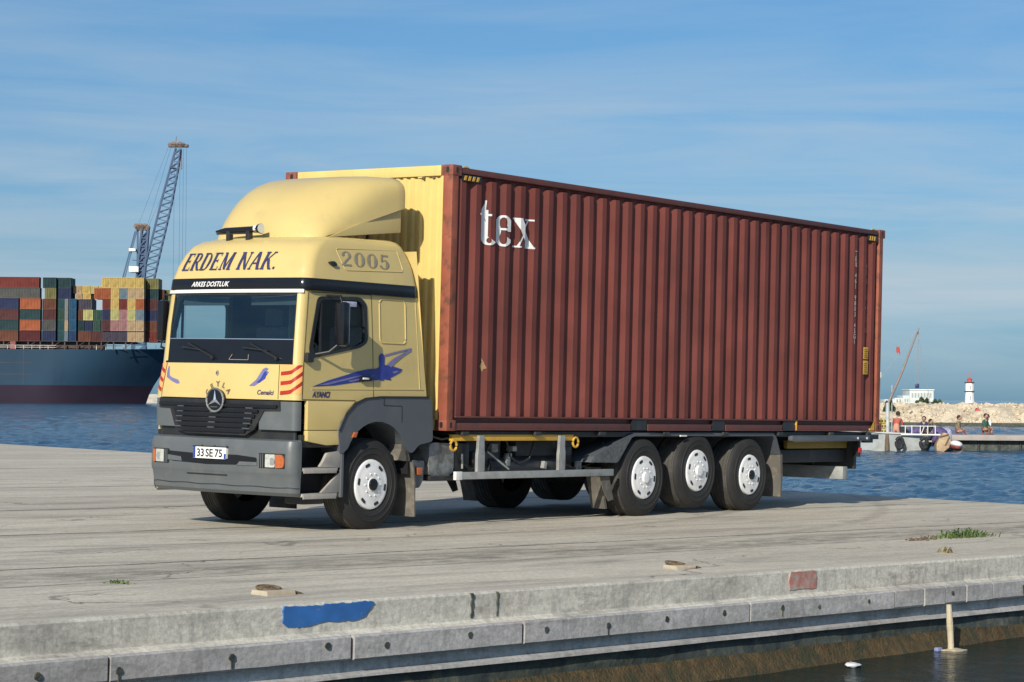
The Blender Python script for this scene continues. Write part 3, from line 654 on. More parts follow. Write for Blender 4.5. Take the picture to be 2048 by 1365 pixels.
for i in range(26):
    rr = random.Random(i); px = 2.45 + rr.random() * .55; py = 1.80 + rr.gauss(0, .05); s = .008 + .022 * rr.random()
    bmesh.ops.create_icosphere(bm, subdivisions=1, radius=s, matrix=Matrix.Translation((px, py, s * .5)) @ Matrix.Diagonal((1.3, 1, .7, 1)))
tag(obj('rubble', bm, M['rust'], frame=QF, loc=(2.7, 1.8, 0)), 'grey crumbs of concrete beside the grass clump', 'rubble', kind='stuff')
# white pole standing in the water against the quay
t = thing('mooring_pole', 'weathered white pole standing in the water on a round foot', 'pole', (0.03, -0.27, -1.0), frame=QF)
M['pole'] = mat('chalky_pole', (0.48, 0.42, 0.30), 0.8, var=0.2, vscale=14, dirt=(0.30, 0.24, 0.14), damt=0.7, dscale=9)
bm = nb(); tube(bm, [(0.05, -0.27, -1.0), (0.055, -0.265, -0.75), (0.035, -0.26, -0.55), (0.03, -0.25, -0.385)], [.033, .028, .031, .024], 10); obj('shaft', bm, M['pole'], t)
bm = nb(); bmesh.ops.create_icosphere(bm, subdivisions=3, radius=.15, matrix=Matrix.Translation((0.06, -0.30, -0.82)) @ Matrix.Diagonal((1, .8, .22, 1)))
for v in bm.verts: v.co += v.normal * .02 * noise.noise(v.co * 14)
obj('foot', bm, M['pole'], t)
# floating litter
bm = nb(); bmesh.ops.create_icosphere(bm, subdivisions=3, radius=.10, matrix=Matrix.Diagonal((1, .6, .22, 1)))
for v in bm.verts: v.co += V((0, 0, .02 * noise.noise(v.co * 20))); v.co += V((-1.75, -0.42, -0.80))
M['litter'] = mat('white_litter', (0.60, 0.61, 0.62), 0.5, var=0.1)
tag(obj('floating_bag', bm, M['litter'], frame=QF, loc=(-1.75, -.42, -.8)), 'white plastic bag floating on the dark water below the quay', 'bag')
bm = nb(); box(bm, -.12, -.04, -.24, -.19, -.83, -.775, .015)
M['litter2'] = mat('blue_litter', (0.20, 0.24, 0.42), 0.5, var=0.1)
tag(obj('floating_bottle', bm, M['litter2'], frame=QF, loc=(-.08, -.22, -.8)), 'small bluish bottle floating left of the pole foot', 'bottle')

# ================================================================== SHIPPING CONTAINER (on the truck)
CL, CW, CB, CT = 10.0, 2.438, 1.035, 3.93
cont = thing('shipping_container', 'long maroon corrugated container with white tex lettering, carried on the yellow truck', 'shipping container', (0, 0, CB))
PIT = 0.2722
X0R = 0.165      # first rib
def corr_breaks():
    out = []; x = X0R
    while x < CL - 0.25:
        out += [(x, 0.012), (x + .085, 0.012), (x + .132, 0.05), (x + .205, 0.05)]
        x += PIT
    return out
# outer flat, slope in, inner flat, slope out (the forward-facing flank)
BR = [(0.10, 0.055)] + [(x + 0.01, y) for x, y in corr_breaks()]
BR = [b for b in BR if b[0] < CL - 0.17] + [(CL - 0.16, 0.05)]
BR.sort()
def corr_y(x):
    if x <= BR[0][0]: return BR[0][1]
    for a, b in zip(BR, BR[1:]):
        if a[0] <= x <= b[0]: return a[1] + (b[1] - a[1]) * (x - a[0]) / (b[0] - a[0])
    return BR[-1][1]
def side_wall(y0, sgn, name):
    bm = nb(); zs = [CB + .15, CB + .165, CB + .6, CB + 1.1, CB + 1.6, CB + 2.1, CT - .135, CT - .115, CT - .08]
    rows = []
    for k, z in enumerate(zs):
        row = []
        for x, d in BR:
            dd = d if k < 7 else (0.055 if d < .03 or k == 8 else 0.052)
            row.append(bm.verts.new((x, y0 + sgn * dd, z)))
        rows.append(row)
    for a, b in zip(rows, rows[1:]):
        for i in range(len(BR) - 1): bm.faces.new([a[i], a[i + 1], b[i + 1], b[i]])
    for v in bm.verts: v.co.y += sgn * (.004 * noise.noise(V((v.co.x * 1.1, v.co.z, 0))) + .0015 * noise.noise(V((v.co.x * 5, v.co.z * 2, 3))))
    return obj(name, bm, M['maroon'], cont, smooth=0)
side_wall(0, 1, 'side_panel'); side_wall(CW, -1, 'side_panel')
# corner posts
for x0, x1 in ((0, .115), (CL - .115, CL)):
    for y0, y1 in ((0, .155), (CW - .155, CW)):
        bm = nb(); box(bm, x0 + .002, x1 - .002, y0 + .002, y1 - .002, CB + .10, CT - .10, .012); obj('corner_post', bm, M['maroon_post'], cont)
        for z0 in (CB, CT - .118):
            bm = nb(); box(bm, x0 - .003, x1 + .045, y0 - .003, y1 + .01, z0, z0 + .118, .010)
            c = obj('corner_casting', bm, M['maroon_post'], cont)
            bm = nb(); yy = -.0045 if y0 == 0 else CW + .0045
            prism(bm, smooth_poly([(x0 + .055, z0 + .03), (x0 + .095, z0 + .03), (x0 + .095, z0 + .095), (x0 + .055, z0 + .095)], .02), 'y', yy, yy + (.003 if y0 == 0 else -.003))
            if x0 == 0: prism(bm, smooth_poly([(y0 + .05, z0 + .03), (y0 + .09, z0 + .03), (y0 + .09, z0 + .095), (y0 + .05, z0 + .095)], .02), 'x', -.0045, -.001)
            obj('casting_slot', bm, M['black'], c)
# rails
for y0, y1 in ((.004, .075), (CW - .075, CW - .004)):
    bm = nb(); box(bm, .16, CL - .16, y0, y1, CT - .085, CT - .02, .008); obj('top_rail', bm, M['rail'], cont)
for y0, s in ((0, 1), (CW, -1)):
    bm = nb()
    yA, yB = y0 + s * .004, y0 + s * .055
    box(bm, .16, CL - .16, min(yA, yB) - .006 * (s > 0), max(yA, yB) + .006 * (s < 0), CB + .145, CB + .163, .003)          # upper lip
    box(bm, .16, CL - .16, min(y0 + s * .055, y0 + s * .07), max(y0 + s * .055, y0 + s * .07), CB + .02, CB + .145, .0)   # web
    segs = [(.16, 3.60), (3.98, 5.45), (5.80, 7.25), (7.60, CL - .16)]
    for a, b in segs:
        box(bm, a, b, min(y0 + s * .010, y0 + s * .03), max(y0 + s * .010, y0 + s * .03), CB + .012, CB + .088, .004)
        box(bm, a, b, min(y0 + s * .001, y0 + s * .028), max(y0 + s * .001, y0 + s * .028), CB + .008, CB + .022, .003)
    obj('bottom_rail', bm, M['rail'], cont)
    for a, b in ((3.60, 3.98), (5.45, 5.80), (7.25, 7.60)):
        bm = nb(); box(bm, a + .03, b - .03, min(y0 + s * .012, y0 + s * .03), max(y0 + s * .012, y0 + s * .03), CB + .012, CB + .140)
        obj('forklift_pocket', bm, M['black'], cont)
bm = nb(); box(bm, 7.605, 7.625, -.002, .028, CB + .02, CB + .14); box(bm, CL - .30, CL - .17, -.002, .02, CB + .02, CB + .05)
prism(bm, [(CL - .30, CB + .02), (CL - .16, CB + .02), (CL - .16, CB + .17)], 'y', -.003, .0)
obj('rail_marking', bm, M['barrier_yellow'], cont)
# roof, floor, rear doors
bm = nb(); box(bm, .12, CL - .12, .05, CW - .05, CT - .05, CT - .03); obj('roof_panel', bm, M['maroon'], cont)
bm = nb(); box(bm, .12, CL - .12, .06, CW - .06, CB + .04, CB + .10); obj('floor', bm, M['chassis'], cont)
for y0, y1 in ((.16, CW / 2 - .005), (CW / 2 + .005, CW - .16)):
    bm = nb(); box(bm, CL - .08, CL - .03, y0, y1, CB + .13, CT - .13, .01)
    d = obj('rear_door', bm, M['maroon'], cont)
    for yy in (y0 + .25, y1 - .25):
        bm = nb(); tube(bm, [(CL - .01, yy, CB + .10), (CL - .01, yy, CT - .10)], .017, 8); box(bm, CL - .03, CL + .01, yy - .1, yy + .1, CB + 1.1, CB + 1.14); obj('lock_rod', bm, M['alu'], d)
bm = nb(); box(bm, CL - .10, CL - .02, .156, CW - .156, CB + .005, CB + .125, .008); obj('door_sill', bm, M['rail'], cont)
bm = nb(); box(bm, CL - .10, CL - .02, .156, CW - .156, CT - .125, CT - .005, .008); obj('door_header', bm, M['rail'], cont)
# front end: yellow, finely ribbed
bm = nb(); prev = None; y = .158; k = 0
prof_ = []
while y < CW - .158:
    prof_ += [(y, .028), (y + .035, .028), (y + .055, .052), (y + .085, .052)]; y += .105
for (ya, xa), (yb_, xb) in zip(prof_, prof_[1:]):
    if yb_ > CW - .158: break
    bm.faces.new([bm.verts.new(c) for c in ((xa, ya, CB + .12), (xb, yb_, CB + .12), (xb, yb_, CT - .12), (xa, ya, CT - .12))])
bmesh.ops.remove_doubles(bm, verts=bm.verts[:], dist=1e-4)
obj('front_panel', bm, M['cream'], cont, smooth=0)
bm = nb(); box(bm, .004, .10, .168, CW - .168, CT - .118, CT - .004, .008); box(bm, .012, .02, .42, .50, CT - .135, CT - .10, .002)
obj('front_header', bm, M['cream'], cont)
bm = nb(); box(bm, .004, .10, .168, CW - .168, CB + .004, CB + .12, .008); obj('front_sill', bm, M['cream'], cont)
bm = nb(); box(bm, -.003, .0005, .128, .153, CB + .12, CT - .121); obj('post_edge', bm, M['cream'], cont)
for yy in (.26, .40, CW - .36):
    bm = nb(); box(bm, .004, .026, yy, yy + .035, CT - .145, CT - .122, .003); obj('lashing_eye', bm, M['rust'], cont)
# black and yellow height-warning chevrons on the top corners
for xs0, x1_, z0_, z1_, ex, xc, sx_ in ((.17, .52, CT - .165, CT - .095, .035, .20, .075), (CL - .44, CL - .17, CT - .18, CT - .1, .03, CL - .42, .065)):
    bm = nb(); box(bm, xs0, x1_, .0035, .06, z0_, z1_); o = obj('warning_strip', bm, M['black'], cont)
    for i in range(4 if xs0 < 1 else 3):
        xa = xc + i * sx_; by = nb(); prism(by, [(xa, z0_ + .01), (xa + ex, z0_ + .01), (xa + ex + .02, z1_ - .01), (xa + .02, z1_ - .01)], 'y', -.002, .003); obj('warning_chevron', by, M['barrier_yellow'], o)
by = nb(); prism(by, [(.19, CT - .019), (.30, CT - .019), (.26, CT - .002), (.22, CT - .002)], 'y', .0, .02); obj('warning_marking', by, M['barrier_yellow'], cont)
by = nb(); prism(by, [(CL - .36, CT - .019), (CL - .24, CT - .019), (CL - .26, CT - .002), (CL - .34, CT - .002)], 'y', .0, .02)
obj('warning_marking', by, M['barrier_yellow'], cont)

CUTS = [b[0] for b in BR]
def on_side(off):
    return lambda x, z, d: (x, corr_y(x) - off - d, z)
def letter_on_side(name, bm, x, z, m, rot=0, off=.0065):
    for v in bm.verts:
        if rot: v.co.x, v.co.y = v.co.y, -v.co.x      # reads downwards
        v.co.x += x; v.co.y += z
    x0 = min(v.co.x for v in bm.verts); x1 = max(v.co.x for v in bm.verts)
    finish_map(bm, on_side(off), [c for c in CUTS if x0 < c < x1])
    return obj(name, bm, m, cont, smooth=0)
# 'tex'
bm = SF.word('tex', 1.06, .475, T=.26)
letter_on_side('lettering', bm, .50, 3.105, M['whiteletter'])
# identification codes running down the last ribs

def vertical_text(s, x, ztop, h, step, m, bold=.02):
    z = ztop; o = None
    B = nb()
    for ch in s:
        if ch != ' ':
            b = text_bm(ch, h, bold=bold); tmp = bpy.data.meshes.new('t')
            w = max(v.co.x for v in b.verts)
            for v in b.verts: v.co.x += x - w / 2; v.co.y += z - h
            b.to_mesh(tmp); b.free(); B.from_mesh(tmp); bpy.data.meshes.remove(tmp)
        z -= step
    x0 = min(v.co.x for v in B.verts); x1 = max(v.co.x for v in B.verts)
    finish_map(B, on_side(.0065), [c for c in CUTS if x0 < c < x1])
    return obj('lettering', B, m, cont, smooth=0)
vertical_text('TEX 461 9803 45G1', 9.20, 3.58, .065, .078, M['faintletter'])
vertical_text('GESU45019 3 8', 9.54, 3.42, .068, .076, M['faintletter'])
bm = nb(); box(bm, 9.475, 9.61, .002, .006, 2.065, 2.235, .001); box(bm, 9.475, 9.61, .002, .006, 1.85, 2.045, .001)
o = obj('yellow_label', bm, M['barrier_yellow'], cont)
bm = nb()
for i in range(5): box(bm, 9.495, 9.59 - .01 * (i % 3), -.0005, .001, 2.09 + i * .027, 2.098 + i * .027); box(bm, 9.495, 9.58 - .012 * (i % 2), -.0005, .001, 1.88 + i * .03, 1.888 + i * .03)
obj('label_print', bm, M['black'], o)
# small scuffed mark low near the front
bm = nb(); surf_poly(bm, [(0, .05), (.04, .09), (.03, .14), (.055, .12), (.08, .06), (.10, .03), (.06, .02), (.05, -.01), (.03, .02)], None)
M['scuff'] = mat('ochre_scuff', (0.32, 0.20, 0.09), .7, var=.3, vscale=40)
letter_on_side('scuff_mark', bm, .61, 1.70, M['scuff'])

# ================================================================== TRUCK
tr = thing('truck', 'yellow cab-over truck with grey bumper and white wheels, parked on the concrete quay', 'truck', (1.4, 1.2, 0))
YC = 1.15
# z, front x at centre, then bulge, half width, corner radius for the near side and for the far side
LV = [(0.90, -2.37, .05, 1.06, .08, .08, 1.02, .14), (1.36, -2.375, .05, 1.06, .08, .08, 1.02, .14), (1.71, -2.36, .05, 1.055, .08, .08, .955, .14),
      (2.10, -2.325, .05, 1.04, .08, .08, .945, .13), (2.455, -2.285, .05, 1.025, .08, .08, .93, .13)]
def _rv(rows): return [(z, xf, bu, hw, r, bu, hf, r) for z, xf, bu, hw, r, hf in rows]
RV = _rv([(2.45, -2.285, .06, 1.055, .10, .90), (2.475, -2.295, .06, 1.06, .11, .905), (2.565, -2.285, .06, 1.06, .12, .905), (2.59, -2.275, .065, 1.055, .125, .90), (2.72, -2.24, .07, 1.028, .13, .875),
      (2.84, -2.19, .08, .998, .14, .845), (2.93, -2.13, .09, .972, .16, .82), (2.985, -2.05, .10, .94, .18, .79), (3.02, -1.94, .12, .89, .20, .74), (3.04, -1.78, .12, .80, .20, .65)])
def lerp_lv(T, z, s=-1):
    k = 2 if s < 0 else 5
    if z <= T[0][0]: r = T[0]
    elif z >= T[-1][0]: r = T[-1]
    else:
        for a, b in zip(T, T[1:]):
            if z <= b[0]:
                t = (z - a[0]) / (b[0] - a[0]); r = [a[i] + (b[i] - a[i]) * t for i in range(len(a))]; break
    return (r[1], r[k], r[k + 1], r[k + 2])
def cabP(T, z, q, off=0.0):
    """q in [-1,1]: front face (near side negative), 1..2: corner, beyond: along the side"""
    s = -1 if q < 0 else 1; xf, bu, hw, r = lerp_lv(T, z, s); a = abs(q)
    if a <= 1: return V((xf + bu * a * a - off, YC + s * a * (hw - r), z))
    if a <= 2:
        t = (a - 1) * PI / 2; return V((xf + bu + r * (1 - math.cos(t)) - off * math.cos(t), YC + s * ((hw - r) + r * math.sin(t) + off * math.sin(t)), z))
    return V((xf + bu + r + (a - 2), YC + s * (hw + off), z))
def qs(a, b, n): return [a + (b - a) * i / n for i in range(n + 1)]
def QL(lo, hi):
    base = [-2, -1.85, -1.7, -1.5, -1.3, -1.15, -1] + qs(-1, 1, 24)[1:-1] + [1, 1.15, 1.3, 1.5, 1.7, 1.85, 2]
    return sorted({lo, hi} | {q for q in base if lo < q < hi})
def loft(bm, T, zs, ql, off=0.0, mi=0):
    rows = [[bm.verts.new(cabP(T, z, q, off)) for q in ql] for z in zs]
    for a, b in zip(rows, rows[1:]):
        for i in range(len(ql) - 1): bm.faces.new([a[i], a[i + 1], b[i + 1], b[i]]).material_index = mi
    return rows
def sideY(z, s=-1, T=None):
    return YC + s * lerp_lv(T or LV, z, s)[2]
def sideFx(z, T=None, s=-1):
    xf, bu, hw, r = lerp_lv(T or LV, z, s); return xf + bu + r
def lower_y(s): return YC + s * (1.078 if s < 0 else 1.02)
BX = lambda z: -0.24 - (z - 1.39) * 0.145        # back edge of the cab

# --- front panels
GW = .965   # half of windscreen in q
GN = -1.06
bm = nb(); loft(bm, LV, [1.335, 1.40, 1.5, 1.6, 1.695], QL(-2, 2)); fp = obj('front_panel', bm, M['yellow'], tr)
bm = nb(); loft(bm, LV, [1.715, 1.82, 1.945], QL(GN - .03, GW + .02), .004); loft(bm, LV, [1.695, 1.715], QL(-1.1, 1.1), .002)
wb = obj('wiper_panel', bm, M['glossblack'], tr)
bm = nb(); loft(bm, LV, [1.948, 2.05, 2.2, 2.35, 2.43], QL(GN, GW), .004); ws = obj('windscreen', bm, M['glass'], tr)
bm = nb()
loft(bm, LV, [1.944, 1.952], QL(GN - .03, GW + .02), .008); obj('windscreen_base_strip', bm, M['chrome'], ws)
bm = nb()
for a, b in ((GN - .05, GN + .015), (GW - .015, GW + .02)): loft(bm, LV, [1.945, 2.1, 2.25, 2.43], QL(a, b), .007)
loft(bm, LV, [2.40, 2.43], QL(GN, GW), .006); obj('windscreen_seal', bm, M['black'], ws)
for s in (-1, 1):
    bm = nb(); zz = [1.695, 1.8, 1.95, 2.1, 2.25, 2.35, 2.455]
    loft(bm, LV, zz, sorted([s * (GW + .02 if s > 0 else -GN + .03), s * (1.0 if s > 0 else 1.10), s * 1.15, s * 1.3, s * 1.5, s * 1.7, s * 1.85, s * 2])); obj('windscreen_pillar', bm, M['yellow'], tr)
bm = nb(); loft(bm, LV, [2.425, 2.44, 2.46], QL(-1.6, 1.6), .022); loft(bm, LV, [2.425, 2.426], QL(-1.6, 1.6), .01)
obj('bright_trim', bm, M['trimwhite'], tr)

# --- side walls (planar, window opening cut out)
WIN = smooth_poly([(-1.995, 2.385), (-1.36, 2.405), (-1.265, 2.345), (-1.245, 1.96), (-1.37, 1.90), (-2.10, 1.775), (-2.125, 1.87)], .06, 4)
def sidewall(s):
    """side sheet with a real window opening (outer outline bridged to the opening)"""
    bm = nb()
    outer = [(sideFx(z, None, s), z) for z in (1.335, 1.45, 1.6, 1.71, 1.9, 2.1, 2.3, 2.455)] + [(BX(2.455), 2.455), (BX(2.0), 2.0), (BX(1.385), 1.385), (-1.20, 1.375), (-1.40, 1.335)]
    n_ = len(WIN); k0 = min(range(len(outer)), key=lambda i: (outer[i][0] - WIN[-1][0]) ** 2 + (outer[i][1] - WIN[-1][1]) ** 2); best = min(range(n_), key=lambda i: (outer[k0][0] - WIN[i][0]) ** 2 + (outer[k0][1] - WIN[i][1]) ** 2)
    loop = outer[:k0 + 1] + [WIN[(best + i) % n_] for i in range(n_)][0:1]
    def area(p): return sum(p[i][0] * p[(i + 1) % len(p)][1] - p[(i + 1) % len(p)][0] * p[i][1] for i in range(len(p)))
    W2 = WIN if area(WIN) * area(outer) < 0 else WIN[::-1]
    best = min(range(n_), key=lambda i: (outer[k0][0] - W2[i][0]) ** 2 + (outer[k0][1] - W2[i][1]) ** 2)
    hole = [W2[(best + i) % n_] for i in range(n_ + 1)]
    loop = outer[:k0 + 1] + hole + outer[k0:]
    e = 1e-4
    pts = [V((p[0], p[1], 0)) for p in loop]
    from mathutils.geometry import tessellate_polygon
    vs = [bm.verts.new((p.x, sideY(p.y, s), p.y)) for p in pts]
    for t in tessellate_polygon([pts]):
        try: bm.faces.new([vs[i] for i in t])
        except ValueError: pass
    bmesh.ops.remove_doubles(bm, verts=bm.verts[:], dist=1e-5)
    return bm
WALL = {}
for s in (-1, 1):
    w = WALL[s] = obj('side_panel', sidewall(s), M['yellow'], tr, smooth=0)
    # window seal, glass, inner sash
    bm = nb(); yo = lambda z, o: sideY(z, s) + s * o
    n_ = len(WIN); cx = sum(p[0] for p in WIN) / n_; cz = sum(p[1] for p in WIN) / n_
    def ring(k0, k1, o, bm):
        a = [(cx + (x - cx) * k0, cz + (z - cz) * k0) for x, z in WIN]; b = [(cx + (x - cx) * k1, cz + (z - cz) * k1) for x, z in WIN]
        va = [bm.verts.new((x, yo(z, o), z)) for x, z in a]; vb = [bm.verts.new((x, yo(z, o), z)) for x, z in b]
        vc = [bm.verts.new((x, yo(z, -.03), z)) for x, z in b]; vd = [bm.verts.new((x, yo(z, -.0), z)) for x, z in a]
        for A, B in ((va, vb), (vb, vc), (vd, va)):
            for i in range(n_): bm.faces.new([A[i], A[(i + 1) % n_], B[(i + 1) % n_], B[i]])
    ring(1.045, .93, .010, bm); wd = obj('side_window', bm, M['black'], tr, smooth=0)
    bm = nb(); f = bm.faces.new([bm.verts.new((cx + (x - cx) * .94, yo(z, -.014), cz + (z - cz) * .94)) for x, z in WIN]); obj('window_pane', bm, M['sideglass'], wd, smooth=0)
    bm = nb(); box(bm, -1.965, -1.945, min(yo(2.1, .002), yo(2.1, -.02)), max(yo(2.1, .002), yo(2.1, -.02)), 1.83, 2.33); obj('window_sash', bm, M['black'], wd)

# back wall and corner of cab
bm = nb()
zz = [1.0, 1.385, 1.7, 2.0, 2.3, 2.455, 2.6, 2.95]
for a, b in zip(zz, zz[1:]):
    f0 = [bm.verts.new((BX(z), y, z)) for z, y in ((a, YC - 1.05), (a, YC + 1.05), (b, YC + 1.05), (b, YC - 1.05))]; bm.faces.new(f0)
obj('back_wall', bm, M['yellow'], tr)

# --- lower side: door skirt, fender, step piece
for s in (-1, 1):
    w = WALL[s]
    Y0 = lower_y(s); Yi = Y0 - s * .05
    bm = nb(); prism(bm, [(-2.165, 1.04), (-2.165, 1.333), (-1.43, 1.333), (-1.56, 1.245), (-1.66, 1.13), (-1.70, 1.04)], 'y', Y0, Yi, .004)
    obj('door_skirt', bm, M['yellow'], tr)
    bm = nb(); prism(bm, smooth_poly([(-2.17, 1.033), (-1.70, 1.033), (-1.655, .99), (-1.60, .895), (-1.88, .885), (-2.17, .925)], .015), 'y', Y0 + s * .012, Yi, .004)
    obj('step_cover', bm, M['yellow'], tr)
    # fender with arch
    arch = [(-1.085 + .53 * math.cos(a) * 1.0, .63 + .50 * math.sin(a)) for a in [math.radians(8 + i * 164 / 18) for i in range(19)]]
    arch[-1:] = [(-1.60, .80)]
    out = smooth_poly([(-1.675, .80), (-1.715, 1.03), (-1.60, 1.20), (-1.46, 1.31), (-1.30, 1.365), (-1.05, 1.385), (-.26, 1.392), (-.19, 1.34), (-.165, .92), (-.40, .885), (-.50, .80)], .04, 3)
    poly = out + [p for p in arch if p[1] > .80 and -1.58 < p[0] < -.52]
    bm = nb(); es = []; vs = [bm.verts.new((x, Y0 + s * .022, z)) for x, z in poly]
    f = bm.faces.new(vs); r = bmesh.ops.extrude_face_region(bm, geom=[f]); bmesh.ops.translate(bm, verts=[g for g in r['geom'] if isinstance(g, bmesh.types.BMVert)], vec=(0, -s * .42, 0))
    fe = obj('fender', bm, M['darkgrey'], tr, smooth=35)
    bm = nb()   # lip and seams
    pr = [V((x, Y0 + s * .026, z)) for x, z in [(-1.715 + .01, 1.03), (-1.60, 1.205), (-1.46, 1.315), (-1.30, 1.37), (-1.05, 1.39), (-.26, 1.397)]]
    for a, b in zip(pr, pr[1:]): bar(bm, a, b, .014, .014)
    obj('fender_lip', bm, M['black'], fe)
    bm = nb()
    for a, b in (((-1.0, 1.375), (-1.0, 1.30)), ((-1.0, 1.30), (-.70, 1.295)), ((-.70, 1.295), (-.70, 1.12))): bar(bm, (a[0], Y0 + s * .0225, a[1]), (b[0], Y0 + s * .0225, b[1]), .006, .006)
    obj('fender_seam', bm, M['black'], fe)
    bm = nb(); prism(bm, [(-1.515, .965), (-1.455, .965), (-1.43, 1.02), (-1.48, 1.02)], 'y', Y0 + s * .024, Y0 + s * .045, .004); obj('side_marker', bm, M['amber'], fe)
    # wheel housing (dark liner)
    bm = nb(); a0 = [(-1.085 + .56 * math.cos(a), .62 + .55 * math.sin(a)) for a in [math.radians(-5 + i * 190 / 16) for i in range(17)]]
    va = [bm.verts.new((x, Y0 - s * .02, z)) for x, z in a0]; vb = [bm.verts.new((x, Y0 - s * .62, z)) for x, z in a0]
    for i in range(16): bm.faces.new([va[i], va[i + 1], vb[i + 1], vb[i]])
    bm.faces.new(vb[::-1]); obj('wheel_housing', bm, M['black'], tr)
    bm = nb(); prism(bm, [(-.66, .99), (-.60, .94), (-.50, .80), (-.47, .70), (-.60, .715), (-.70, .72), (-.62, .84)], 'y', Y0 - s * .03, Y0 - s * .2, .01); obj('splash_bracket', bm, M['mudflap'], tr)
    # mudflap with amber lamp
    bm = nb(); 
    pts = [(-.475, .70), (-.435, .50), (-.43, .30), (-.425, .115), (-.405, .115), (-.41, .30), (-.415, .50), (-.455, .70)]
    prism(bm, pts, 'y', Y0 + s * .0, Y0 - s * .40, .0); mf = obj('mudflap', bm, M['mudflap'], tr)
    bm = nb(); prism(bm, smooth_poly([(-.43, .72), (-.22, .71), (-.24, .50), (-.30, .42), (-.36, .42)], .03), 'y', Y0 - s * .04, Y0 - s * .09, .004); obj('lamp_bracket', bm, M['darkgrey'], mf)
    bm = nb(); box(bm, -.37, -.28, min(Y0 - s * .04, Y0 - s * .015), max(Y0 - s * .04, Y0 - s * .015), .56, .64, .008); obj('side_marker', bm, M['amber'], mf)
    # entry steps behind the bumper
    bm = nb(); box(bm, -2.22, -1.66, min(Y0 - s * .28, Y0 - s * .24), max(Y0 - s * .28, Y0 - s * .24), .36, .98); box(bm, -2.22, -1.62, min(Y0 - s * .3, Y0 - s * .03), max(Y0 - s * .3, Y0 - s * .03), .86, .99, .01)
    st = obj('entry_step', bm, M['black'], tr)
    for z0 in (.655, .395):
        bm = nb(); box(bm, -2.21, -1.68, min(Y0 - s * .24, Y0 - s * .0), max(Y0 - s * .24, Y0 - s * .0), z0 - .035, z0, .008)
        box(bm, -2.20, -1.70, min(Y0 - s * .01, Y0 + s * .004), max(Y0 - s * .01, Y0 + s * .004), z0 - .055, z0 - .012, .005); obj('step_tread', bm, M['step'], st)
    bm = nb(); prism(bm, smooth_poly([(-1.96, .665), (-1.645, .655), (-1.645, .825), (-1.85, .805), (-1.91, .715)], .012), 'y', Y0 - s * .0, Y0 - s * .035, .004); obj('step_frame', bm, M['step'], st)
    bm = nb(); prism(bm, smooth_poly([(-1.645, .60), (-1.645, .40), (-1.92, .40)], .012), 'y', Y0 - s * .01, Y0 - s * .04, .004); obj('step_brace', bm, M['step'], st)
    bm = nb(); box(bm, -1.64, -1.60, min(Y0 - s * .06, Y0 + s * .01), max(Y0 - s * .06, Y0 + s * .01), .35, .84, .006); obj('step_post', bm, M['darkgrey'], st)
    # door shut lines, handle, recessed panel
    bm = nb(); o_ = .0012
    def ln2(a, b, w=.007):
        bar(bm, (a[0], sideY(a[1], s) + s * o_, a[1]), (b[0], sideY(b[1], s) + s * o_, b[1]), w, .004, up=(0, 1, 0))
    ln2((-1.168, 2.45), (-1.145, 1.9)); ln2((-1.145, 1.9), (-1.128, 1.385)); ln2((-2.10, 2.435), (-1.23, 2.45)); ln2((-1.23, 2.45), (-1.168, 2.45))
    ln2((sideFx(1.34, None, s) + .015, 1.345), (-1.42, 1.345)); ln2((sideFx(1.34, None, s) + .006, 1.345), (sideFx(1.70, None, s) + .006, 1.70)); ln2((sideFx(1.70, None, s) + .006, 1.70), (sideFx(2.43, None, s) + .012, 2.43))
    obj('door_gap', bm, M['darkline'], w if s == 1 else w)
    bm = nb(); rr_ = round_rect(-1.03, -.605, 1.955, 2.415, .05)
    pr = [V((x - (.018 * (z - 1.955)), sideY(z, s) + s * .002, z)) for x, z in rr_]; pr.append(pr[0]); tube(bm, pr, .007, 6, False)
    obj('recess_bead', bm, M['yellow'], w)
    bm = nb(); rr_ = round_rect(-1.10, -.30, 1.46, 1.475, .004); 
    bar(bm, (-2.10, sideY(1.45, s), 1.452), (-.30, sideY(1.45, s), 1.475), .010, .008); bar(bm, (-.36, sideY(1.5, s), 1.475), (-.44, sideY(2.4, s), 2.42), .010, .008)
    obj('crease_bead', bm, M['yellow'], w)
    bm = nb(); prism(bm, smooth_poly([(-1.37, 1.545), (-1.18, 1.55), (-1.17, 1.60), (-1.36, 1.60)], .02), 'y', sideY(1.57, s) + s * .0, sideY(1.57, s) + s * .035, .008); obj('door_handle', bm, M['glossblack'], w)
    bm = nb(); box(bm, -1.345, -1.25, min(sideY(1.57, s) + s * .034, sideY(1.57, s) + s * .046), max(sideY(1.57, s) + s * .034, sideY(1.57, s) + s * .046), 1.565, 1.585, .004); obj('handle_grip', bm, M['trimwhite'], w)

